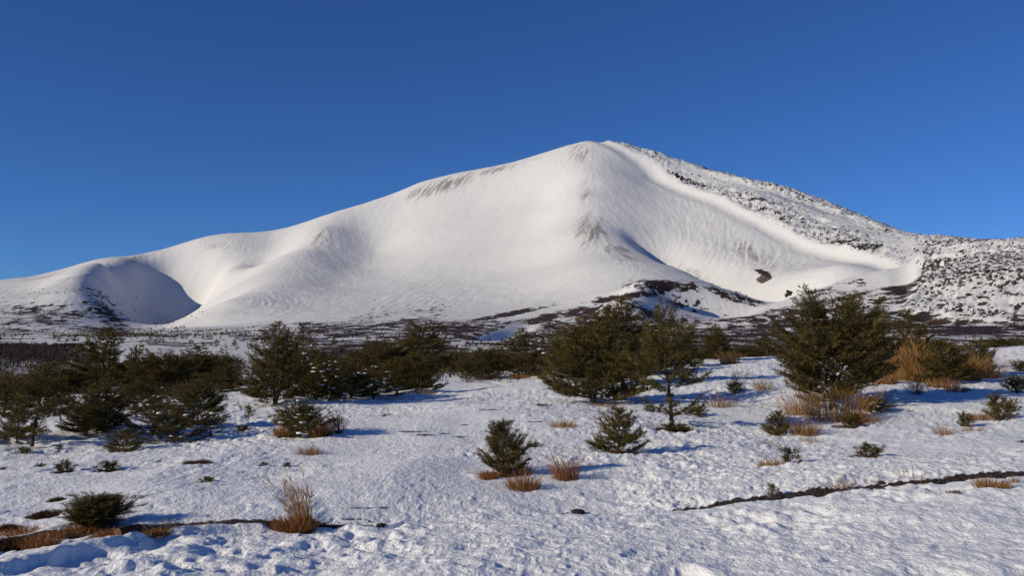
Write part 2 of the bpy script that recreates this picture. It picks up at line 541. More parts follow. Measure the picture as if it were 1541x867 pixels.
o = link('snow_field', me, snow_field_material())
o['kind'] = 'structure'

# the mountain and the plain at its foot
rows = np.concatenate([np.geomspace(130, 900, 80)[:-1], np.geomspace(900, 2300, 110)[:-1], np.linspace(2300, 5650, 270)[:-1], np.linspace(5650, 9000, 16)])
X, Y = fan(rows)
base = land(X, Y)
h, lava = far_relief(X, Y)
RR = np.hypot(X, Y); TT = np.arctan2(X, Y)
edge_fade = sstep(130, 170, RR) * (1 - sstep(R(36), R(60), np.abs(TT)))
Z = base + h * edge_fade
gr = np.gradient(Z, rows, axis=0)
gt = np.gradient(Z, axis=1) / (np.gradient(np.unwrap(np.concatenate([ang, [ang[0] + 2 * math.pi]])))[:-1] * RR)
gx = gr * np.sin(TT) + gt * np.cos(TT)
gy = gr * np.cos(TT) - gt * np.sin(TT)
gl = np.hypot(gx, gy) + 1e-6
ux, uy = gx / gl, gy / gl
for _ in range(3):                                       # even out the fall line
    for A in (ux, uy):
        A[1:-1, 1:-1] = (A[1:-1, 1:-1] + A[:-2, 1:-1] + A[2:, 1:-1] + A[1:-1, :-2] + A[1:-1, 2:]) / 5
streak = np.zeros_like(X)
for k in range(-5, 6):                                   # wind and melt ribs that run down the fall line
    streak += noise((X + ux * k * 13) / 15, (Y + uy * k * 13) / 15, 51) + 1.0 * noise((X + ux * k * 9) / 8, (Y + uy * k * 9) / 8, 52)
streak /= streak.std()
grain = np.zeros_like(X)
for k in range(-5, 6):
    grain += noise((X + ux * k * 8) / 7.5, (Y + uy * k * 8) / 7.5, 53)
grain /= grain.std()
px, py = pix(X, Y, Z)

def blobs(txt, ex=2.4):
    out = np.zeros_like(X)
    v = [float(t) for t in txt.split()]
    for i in range(0, len(v), 6):
        cx, cy, rx, ry, an, s = v[i:i + 6]
        c, n = math.cos(R(an)), math.sin(R(an))
        u, w = (px - cx) * c + (py - cy) * n, -(px - cx) * n + (py - cy) * c
        out = np.maximum(out, s * np.exp(-(np.abs(u / rx) ** ex) - np.abs(w / ry) ** ex))
    return np.where(Y > 150, out, 0)

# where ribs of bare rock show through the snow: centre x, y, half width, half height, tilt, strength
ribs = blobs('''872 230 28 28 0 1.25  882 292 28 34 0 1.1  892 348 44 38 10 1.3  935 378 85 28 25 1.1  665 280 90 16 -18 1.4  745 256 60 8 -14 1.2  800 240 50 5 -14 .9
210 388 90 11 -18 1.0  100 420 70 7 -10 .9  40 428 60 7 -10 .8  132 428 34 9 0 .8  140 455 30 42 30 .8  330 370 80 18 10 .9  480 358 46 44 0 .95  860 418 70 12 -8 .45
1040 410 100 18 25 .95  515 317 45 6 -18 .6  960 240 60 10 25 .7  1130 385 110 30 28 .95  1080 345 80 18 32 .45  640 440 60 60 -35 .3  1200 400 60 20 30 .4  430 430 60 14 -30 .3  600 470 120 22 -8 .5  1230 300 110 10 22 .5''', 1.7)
scrub = blobs('''1010 431 84 11 3 .74  1105 447 70 10 17 .7  1040 458 70 20 15 .47  885 470 76 13 -6 .72  690 494 90 15 -4 .68  810 482 50 9 -10 .8  600 488 90 10 -8 .6  520 503 100 10 -4 .62
420 512 110 10 0 .6  950 446 80 8 -8 .75  760 474 90 4 -11 .85  1130 498 90 24 0 .64  1440 493 130 16 4 .72  1560 492 90 18 0 .7  1290 492 80 20 0 .8  165 500 80 10 5 .66  240 505 60 6 0 .6
330 508 70 7 0 .55  158 470 70 24 38 .57  60 476 110 26 0 .56  20 500 90 10 0 .55  1010 505 90 16 0 .66  880 500 90 18 0 .7  760 505 100 18 0 .68  1190 470 50 8 0 .7  1150 412 16 6 25 .8
560 478 70 10 -10 .42  640 470 60 10 -10 .44  960 478 60 8 -5 .8  1370 478 40 4 8 .9''')
plain = (1 - sstep(1900, 3000, Y + 700 * fbm(X / 500, Y / 500, 2, 72))) * np.where(px < 450, 0.43, 0.56) * sstep(130, 300, Y)
scrub = np.maximum(scrub, plain)
d, s, a = line_distance(X, Y, TRACK)
scrub *= sstep(1.0, 1.9, d / (3 + 7 * (1 - a)) * 1.2)
d, s, a = line_distance(X, Y, GULLY)
scrub *= np.where((a > 0.1) & (a < 0.98), sstep(0.8, 1.6, d / (8 + 20 * (1 - a))), 1)
scrub = scrub + 0.16 * fbm(X / 60, Y / 110, 3, 61) * (scrub > 0.2)
scrub = scrub * (1 - 0.75 * lava)
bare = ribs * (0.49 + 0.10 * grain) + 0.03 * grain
slope = np.hypot(gx, gy)
fine = np.where(lava > 0, noise(X / 11, Y / 11, 62) * 0.5 + noise(X / 5, Y / 5, 63) * 0.5, 0)
flow_u, flow_v = (X - Y) * 0.7071, (X + Y) * 0.7071
rock_shade_band = sstep(0.0, 0.7, noise(flow_u / 260, flow_v / 48, 64) + 0.5 * noise(flow_u / 90, flow_v / 24, 65))  # bands along the flow: dark rock, with shade of the gullies painted in
d, s, a = line_distance(X, Y, LAVA_EDGE)
dark = lava * (np.where(Y < 2600, 0.29, 0.26 + 0.20 * rock_shade_band + 0.12 * np.exp(-((d - 90) / 230) ** 2)) + 0.42 * fine + 0.22 * np.clip(gt, 0, 0.6))  # lava rock cover; on the upper flank its darkness also paints self-shadow
Z = Z + edge_fade * sstep(1800, 3000, Y) * (0.45 + 0.5 * np.clip(ribs, 0, 1)) * (0.5 * streak + 0.6 * grain) * sstep(0.08, 0.2, slope) * (1 - lava)
rugged = blobs('1120 385 120 34 28 1  1205 412 70 26 20 1  1010 330 60 60 40 .4  620 468 150 24 -8 .8  420 470 90 26 0 .6  60 460 110 40 0 .5  890 250 50 30 0 .4')
Z = Z + edge_fade * rugged * (2.2 * (1 - 2 * np.abs(fbm(X / 75, Y / 110, 3, 71))) + 0.7 * grain) * sstep(1800, 2600, Y)
Z[0] = base[0]
me = mesh_from_arrays('mountain', np.stack([X, Y, Z], -1).reshape(-1, 3), fan_faces(*X.shape))
set_attr(me, 'scrub', scrub.ravel())
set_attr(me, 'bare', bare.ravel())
set_attr(me, 'lava', dark.ravel())
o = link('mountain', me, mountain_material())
o['kind'] = 'structure'

# ------------------------------------------------------------------ things that grow and lie on the snow
def thing(name, label, cat, loc=(0, 0, 0), rz=0.0, group=None):
    o = bpy.data.objects.new(name, None)
    o.empty_display_size = 0.2
    o.location = loc
    o.rotation_euler = (0, 0, rz)
    o['label'] = label
    o['category'] = cat
    if group:
        o['group'] = group
    COL.objects.link(o)
    return o

def stand(px, py, lo=7.0, hi=120.0):
    """Where the ray through a pixel meets the near snow."""
    D = np.geomspace(lo, hi, 500)
    p = np.array(at(px, py, 1.0)) - np.array([0, 0, EYE])
    xs, ys, zs = p[0] * D, D, EYE + p[2] * D
    g = land(xs, ys) + near_relief(xs, ys, False)[0] * (np.hypot(xs, ys) < 130)
    m = np.nonzero(zs <= g)[0]
    k = m[0] if len(m) else len(D) - 1
    return xs[k], ys[k], g[k]

WELLS = []

def on_ground(px, d):
    """Ground below pixel column px at d metres ahead."""
    x = (px - W_PX / 2) / F_PX * d
    return x, d, ground(x, d)

# ---- materials
def leafy(name, c0, c1, c2=None, rough=0.75, trans=0.25):
    m, nt, b = new_mat(name, rough)
    t = attr(nt, 'tint')
    c = mix(nt, t, c0, c1)
    if c2:
        c = mix(nt, ramp(nt, 0.8, 1.0, t), c, c2)
    nt.links.new(c, b.inputs['Base Color'])
    b.inputs['Specular IOR Level'].default_value = 0.15
    tr = N(nt, 'ShaderNodeBsdfTranslucent')
    nt.links.new(c, tr.inputs['Color'])
    ms = N(nt, 'ShaderNodeMixShader')
    ms.inputs[0].default_value = trans
    nt.links.new(b.outputs['BSDF'], ms.inputs[1])
    nt.links.new(tr.outputs['BSDF'], ms.inputs[2])
    nt.links.new(ms.outputs['Shader'], nt.nodes['Material Output'].inputs['Surface'])
    return m

def barky(name, c0, c1, scale=30):
    m, nt, b = new_mat(name, 0.95)
    nt.links.new(mix(nt, tex_noise(nt, scale, 4, stretch=(1, 1, 0.3)), c0, c1), b.inputs['Base Color'])
    bump = N(nt, 'ShaderNodeBump')
    bump.inputs['Distance'].default_value = 0.01
    nt.links.new(tex_noise(nt, scale * 2, 3, stretch=(1, 1, 0.25)), bump.inputs['Height'])
    nt.links.new(bump.outputs['Normal'], b.inputs['Normal'])
    return m

M_NEEDLE = leafy('pine_needles', (0.038, 0.037, 0.015), (0.19, 0.138, 0.035), (0.20, 0.13, 0.04))
M_BARK = barky('pine_bark', (0.035, 0.025, 0.02), (0.11, 0.075, 0.055))
M_LIMB_SNOW, _nt, _b = new_mat('snow_on_limbs', 0.6)
_b.inputs['Base Color'].default_value = (*SNOW, 1)
M_TAN = leafy('dry_pampas_grass', (0.22, 0.10, 0.032), (0.42, 0.235, 0.075), (0.50, 0.34, 0.16), 0.7, 0.3)
M_RUST = leafy('rusty_dry_grass', (0.17, 0.065, 0.022), (0.38, 0.18, 0.06), (0.44, 0.25, 0.10), 0.8, 0.25)
M_PALE = leafy('bleached_grass', (0.26, 0.17, 0.10), (0.45, 0.33, 0.21), None, 0.8, 0.25)
M_MAT = leafy('brown_heath', (0.035, 0.018, 0.010), (0.11, 0.055, 0.025), (0.16, 0.09, 0.045), 0.9, 0.1)
M_GREENMAT = leafy('olive_heath', (0.03, 0.03, 0.012), (0.11, 0.085, 0.03), (0.2, 0.12, 0.05), 0.9, 0.15)
M_BRUSH = leafy('brush', (0.026, 0.022, 0.012), (0.085, 0.060, 0.030), (0.12, 0.07, 0.035), 0.9, 0.15)
M_TWIG = barky('bare_twigs', (0.05, 0.035, 0.028), (0.13, 0.09, 0.07), 40)
M_TWIGBROWN = barky('bare_wood_twigs', (0.030, 0.020, 0.018), (0.085, 0.052, 0.044), 0.15)

# ---- geometry collectors
class Geo:
    def __init__(self):
        self.v, self.f, self.t, self.n = [], [], [], 0
    def add(self, V, F, tint=0.0):
        V = np.asarray(V, float).reshape(-1, 3)
        self.v.append(V)
        self.f.append(np.asarray(F, int) + self.n)
        self.t.append(np.broadcast_to(np.asarray(tint, float), (len(V),)))
        self.n += len(V)
    def tube(self, P, r0, r1, sides=4):
        P = np.asarray(P, float)
        n = len(P)
        T = np.gradient(P, axis=0)
        T /= np.linalg.norm(T, axis=1)[:, None] + 1e-9
        a = np.cross(T, [0.31, 0.17, 0.93])
        a /= np.linalg.norm(a, axis=1)[:, None] + 1e-9
        b = np.cross(T, a)
        rr = np.linspace(r0, r1, n)[:, None, None]
        th = np.arange(sides) * 2 * math.pi / sides
        V = P[:, None] + rr * (np.cos(th)[None, :, None] * a[:, None] + np.sin(th)[None, :, None] * b[:, None])
        i = np.arange(n * sides).reshape(n, sides)
        q = np.stack([i[:-1], np.roll(i, -1, 1)[:-1], np.roll(i, -1, 1)[1:], i[1:]], -1).reshape(-1, 4)
        F = np.vstack([q[:, [0, 1, 2]], q[:, [0, 2, 3]]])
        self.add(V.reshape(-1, 3), F)
    def mesh(self, name, smooth=False, tint=True):
        me = mesh_from_arrays(name, np.vstack(self.v), np.vstack(self.f), smooth)
        if tint:
            set_attr(me, 'tint', np.concatenate(self.t))
        return me

def unit(v):
    return v / (np.linalg.norm(v, axis=-1, keepdims=True) + 1e-9)

def needles(g, P, A, length, width, count, rng, spread=(25, 70), tint=None):
    """A tuft of thin pointed needles at every P, round the shoot direction A."""
    n = len(P)
    P = np.repeat(P, count, 0)
    A = unit(np.repeat(A, count, 0))
    perp = unit(np.cross(A, rng.normal(size=(n * count, 3))))
    ang_ = np.radians(rng.uniform(*spread, size=(n * count, 1)))
    d = unit(A * np.cos(ang_) + perp * np.sin(ang_) + np.array([0, 0, 0.08]))
    L = length * rng.uniform(0.7, 1.15, (n * count, 1))
    start = P + A * (rng.uniform(-0.6, 0.6, (n * count, 1)) * length)
    side = unit(np.cross(d, rng.normal(size=(n * count, 3)))) * width * 0.5
    V = np.stack([start - side, start + side, start + d * L], 1).reshape(-1, 3)
    F = np.arange(n * count * 3).reshape(-1, 3)
    t = rng.uniform(0, 1, n) if tint is None else tint
    t = np.clip(np.repeat(t, count) * 0.75 + rng.uniform(0, 0.3, n * count), 0, 1)
    g.add(V, F, np.repeat(t, 3))

def profile(shape, t):
    if shape == 'round':
        return math.sin(math.pi * min(1, 0.13 + 0.73 * t)) ** 0.8
    if shape == 'cone':
        return (1 - t) ** 0.75 * (0.8 + 0.2 * min(1, t * 6)) + 0.06
    if shape == 'slim':
        return ((0.35 + 0.5 * math.sin(t * 21)) if t < 0.36 else 1.15 * (1 - t) ** 0.5 * (0.85 + 0.15 * math.sin(t * 21))) + 0.10
    if shape == 'tiers':
        return (0.35 + 0.65 * abs(math.sin(t * 9.0))) * (1 - 0.55 * t)
    return (1 - t) ** 0.6 * (0.72 + 0.28 * min(1, t * 4)) + 0.06           # 'bushy'

def pine_parts(H, RAD, seed, shape='bushy', whorls=None, per=5, clear=0.06, needle=0.10, width=0.013, count=8, gap=0.10, lean=0.0, leaders=1, snow=0, twig=1.0, up=0.0):
    rng = np.random.default_rng(seed)
    wood, leaf = Geo(), Geo()
    TP, TA = [], []
    whorls = whorls or max(4, int(H / 0.33))
    for ld in range(leaders):
        hh = H * (1 if ld == 0 else rng.uniform(0.72, 0.9))
        off = 0 if ld == 0 else RAD * rng.uniform(0.25, 0.5)
        oa = rng.uniform(0, 6.28)
        zz = np.linspace(0, 1, 9)
        wig = np.cumsum(rng.normal(0, 0.012 * H, (9, 2)), 0)
        wig -= wig[0]
        trunk = np.stack([wig[:, 0] + lean * zz * H + off * np.cos(oa) * zz ** 0.7, wig[:, 1] + off * np.sin(oa) * zz ** 0.7, zz * hh], 1)
        trunk[0, 2] = -0.12
        wood.tube(trunk, 0.017 * H + 0.008, 0.004, 6)
        TP.append(trunk[-1:]); TA.append(np.array([[0, 0, 1.0]]))
        top = trunk[-1] + np.array([[0, 0, -0.05], [0, 0, -0.12], [0, 0, -0.2]])
        TP.append(top); TA.append(np.tile([[0, 0, 1.0]], (3, 1)))
        for w in range(whorls):
            t = clear + (0.965 - clear) * (w + rng.uniform(-0.2, 0.2)) / (whorls - 1)
            t = min(max(t, clear), 0.975)
            z = t * hh
            base = np.array([np.interp(z, trunk[:, 2], trunk[:, k]) for k in range(3)])
            nb = max(3, int(round(per * (1 if t < 0.8 else 0.7))))
            a0 = rng.uniform(0, 6.28)
            for b_ in range(nb):
                az = a0 + b_ * 6.283 / nb + rng.normal(0, 0.25)
                L = RAD * profile(shape, t) * rng.choice((rng.uniform(0.4, 0.8), rng.uniform(0.8, 1.15)), p=(0.35, 0.65))
                if L < 0.06:
                    L = 0.06
                el = R(12 + 46 * t ** 1.3 + rng.normal(0, 10) + up)
                s = np.linspace(0, 1, 6)
                out = L * (s * math.cos(el))
                zz_ = L * (s * math.sin(el) - 0.10 * s * (1 - s) * 2 + 0.20 * s ** 3)
                crook = np.cumsum(rng.normal(0, 0.03 * L, 6)); crook -= crook[0]
                B = base + np.stack([out * math.cos(az) - crook * math.sin(az), out * math.sin(az) + crook * math.cos(az), zz_], 1)
                if shape != 'tiers':
                    B[:, 2] = np.maximum(B[:, 2], 0.04)
                wood.tube(B, 0.005 + 0.010 * L, 0.003, 3)
                def sp(q):
                    return np.stack([np.interp(q, s, B[:, k]) for k in range(3)], -1)
                ns = max(2, int(L * (1 - 0.3) / 0.16 * twig))
                for q in np.linspace(0.42, 0.98, ns):
                    sgn = 1 if rng.random() < 0.5 else -1
                    for sg in ((sgn, -sgn) if L > 0.5 else (sgn,)):
                        tl = L * (0.42 * (1 - q) + 0.14) * rng.uniform(0.7, 1.2)
                        a2 = az + sg * R(rng.uniform(35, 60))
                        dv = np.array([math.cos(a2) * 0.9, math.sin(a2) * 0.9, rng.uniform(0.1, 0.55)])
                        p0 = sp(q)
                        p1 = p0 + dv * tl
                        if tl > 0.18:
                            wood.tube(np.array([p0, (p0 + p1) / 2 + [0, 0, -0.02 * tl], p1]), 0.004, 0.002, 3)
                        m = max(1, int(tl / gap))
                        qq = np.linspace(1.0, 0.35 if m > 1 else 1.0, m)[:, None]
                        TP.append(p0 + (p1 - p0) * qq)
                        TA.append(np.tile(dv + np.array([0, 0, 0.35]), (m, 1)) + rng.normal(0, 0.15, (m, 3)))
                m = max(1, int(L * 0.6 / gap))
                q = np.linspace(1, 0.5, m)
                TP.append(sp(q))
                ta = np.array([math.cos(az) * math.cos(el), math.sin(az) * math.cos(el), math.sin(el) + 0.4])
                TA.append(np.tile(ta, (m, 1)) + rng.normal(0, 0.12, (m, 3)))
    TP, TA = np.vstack(TP), np.vstack(TA)
    cl = noise(TP[:, 0] / (0.25 * RAD + 0.1) + seed, TP[:, 1] / (0.25 * RAD + 0.1) + TP[:, 2] * 2.1, 5)
    tint = np.clip(0.45 + 0.4 * cl + rng.normal(0, 0.15, len(TP)), 0, 1)
    needles(leaf, TP, TA, needle, width, count, rng, tint=tint)
    out = {'trunk': wood.mesh('pine_trunk', True, False), 'crown': leaf.mesh('pine_crown')}
    if snow:
        g = Geo()
        k = rng.choice(len(TP), min(snow, len(TP)), replace=False)
        for p in TP[k]:
            lump(g, p + [0, 0, 0.03], rng.uniform(0.05, 0.12) * (0.6 + 0.25 * min(H, 3)) * np.array([1, 1, 0.5]), rng)
        out['snow_load'] = g.mesh('snow_load', True, False)
    return out

_t = (1 + 5 ** 0.5) / 2
ICO_V = unit(np.array([(-1, _t, 0), (1, _t, 0), (-1, -_t, 0), (1, -_t, 0), (0, -1, _t), (0, 1, _t), (0, -1, -_t), (0, 1, -_t), (_t, 0, -1), (_t, 0, 1), (-_t, 0, -1), (-_t, 0, 1)], float))
ICO_F = np.array([(0, 11, 5), (0, 5, 1), (0, 1, 7), (0, 7, 10), (0, 10, 11), (1, 5, 9), (5, 11, 4), (11, 10, 2), (10, 7, 6), (7, 1, 8), (3, 9, 4), (3, 4, 2), (3, 2, 6), (3, 6, 8), (3, 8, 9), (4, 9, 5), (2, 4, 11), (6, 2, 10), (8, 6, 7), (9, 8, 1)])

def lump(g, c, size, rng, rough=0.3):
    a = rng.uniform(0, 6.28)
    V = ICO_V * (1 + rng.uniform(-rough, rough, (12, 1)))
    V = V * np.asarray(size)
    ca, sa = math.cos(a), math.sin(a)
    V = np.stack([V[:, 0] * ca - V[:, 1] * sa, V[:, 0] * sa + V[:, 1] * ca, V[:, 2]], 1)
    g.add(V + c, ICO_F, rng.random())

PINE_MATS = {'trunk': M_BARK, 'crown': M_NEEDLE, 'snow_load': M_LIMB_SNOW}
KINDS = {}
def kind(name, **kw):
    parts = pine_parts(**kw)
    co = np.empty(len(parts['crown'].vertices) * 3)
    parts['crown'].vertices.foreach_get('co', co)
    co = co.reshape(-1, 3)
    KINDS[name] = (np.percentile(co[:, 2], 99.8), np.percentile(np.hypot(co[:, 0], co[:, 1]), 97.5), parts)
    for k, me in KINDS[name][2].items():
        me.materials.append(PINE_MATS[k])

def put_pine(name, kindname, px, py, top, wide, label, cat='tree', d=None, rz=None, group=None, sink=0.0):
    """A pine of one kind, set where the photograph has its foot, as tall and as wide as it is there."""
    H0, R0, parts = KINDS[kindname]
    if d is None:
        x, y, z = stand(px, py)
    else:
        x, y, z = on_ground(px, d)
    zt = at(px, top, y)[2]
    H = max(zt - z, 0.1)
    rad = wide / 2 / F_PX * y
    if y < 48:
        WELLS.append((x, y, rad, 0.06, 0.40))
    root = thing(name, label, cat, (x, y, z - sink), random.uniform(0, 6.28) if rz is None else rz, group)
    sx = rad / R0
    root.scale = (sx, sx, H / H0)
    for k, me in parts.items():
        o = link(k, me, None, root)
        if k == 'snow_load':
            o['kind'] = 'stuff'
    return root

random.seed(4)
kind('broad', H=4.0, RAD=2.2, seed=3, shape='round', whorls=13, per=6, needle=0.16, width=0.028, count=10, gap=0.11, leaders=2, clear=0.14, twig=0.85, up=-4)
kind('bushy_a', H=3.4, RAD=1.9, seed=8, shape='bushy', whorls=12, per=6, needle=0.15, width=0.027, count=10, gap=0.105, leaders=2, twig=0.85)
kind('bushy_b', H=3.2, RAD=1.6, seed=15, shape='bushy', whorls=12, per=6, needle=0.15, width=0.026, count=9, gap=0.10, snow=45, twig=1.1)
kind('cone_a', H=4.0, RAD=1.6, seed=21, shape='cone', whorls=15, per=6, needle=0.15, width=0.026, count=9, gap=0.10, twig=1.1, leaders=2)
kind('cone_b', H=3.6, RAD=1.2, seed=25, shape='cone', whorls=13, per=6, needle=0.14, width=0.026, count=8, gap=0.11, snow=40, twig=1.2)
kind('slim', H=4.2, RAD=1.5, seed=31, shape='slim', whorls=18, per=6, needle=0.15, width=0.026, count=9, gap=0.10, clear=0.10, twig=1.2)
kind('tiers', H=4.4, RAD=2.2, seed=36, shape='tiers', whorls=17, per=6, needle=0.16, width=0.034, count=8, gap=0.12, clear=0.22, twig=1.1)
kind('far_a', H=4.5, RAD=1.9, seed=41, shape='bushy', whorls=13, per=6, needle=0.20, width=0.050, count=7, gap=0.17, leaders=2, twig=0.9)
kind('far_b', H=5.0, RAD=1.7, seed=47, shape='cone', whorls=15, per=6, needle=0.20, width=0.050, count=7, gap=0.15, twig=1.2)
kind('far_c', H=4.0, RAD=2.4, seed=52, shape='round', whorls=10, per=6, needle=0.20, width=0.050, count=7, gap=0.18, leaders=2, twig=0.8)
kind('young_a', H=1.0, RAD=0.65, seed=61, shape='bushy', whorls=8, per=7, needle=0.10, width=0.013, count=16, gap=0.055, clear=0.05, twig=1.7)
kind('young_b', H=1.2, RAD=0.62, seed=66, shape='bushy', whorls=9, per=7, needle=0.10, width=0.013, count=16, gap=0.05, lean=0.06, twig=1.8, up=14)
kind('shoots', H=0.62, RAD=0.48, seed=71, shape='round', whorls=4, per=7, needle=0.070, width=0.006, count=22, gap=0.045, leaders=6, twig=1.2, up=40)
kind('snowy_bush', H=0.9, RAD=0.62, seed=74, shape='round', whorls=7, per=6, needle=0.09, width=0.011, count=14, gap=0.06, leaders=2, snow=14, up=18, twig=1.6)
kind('seedling_a', H=0.34, RAD=0.30, seed=81, shape='bushy', whorls=4, per=4, needle=0.095, width=0.010, count=16, gap=0.06, up=32, twig=0.9)
kind('seedling_b', H=0.30, RAD=0.36, seed=86, shape='bushy', whorls=3, per=5, needle=0.095, width=0.010, count=16, gap=0.065, up=30, leaders=2, twig=0.8)
kind('sapling', H=1.3, RAD=0.45, seed=91, shape='cone', whorls=8, per=5, needle=0.10, width=0.012, count=12, gap=0.07, snow=10, twig=1.6)

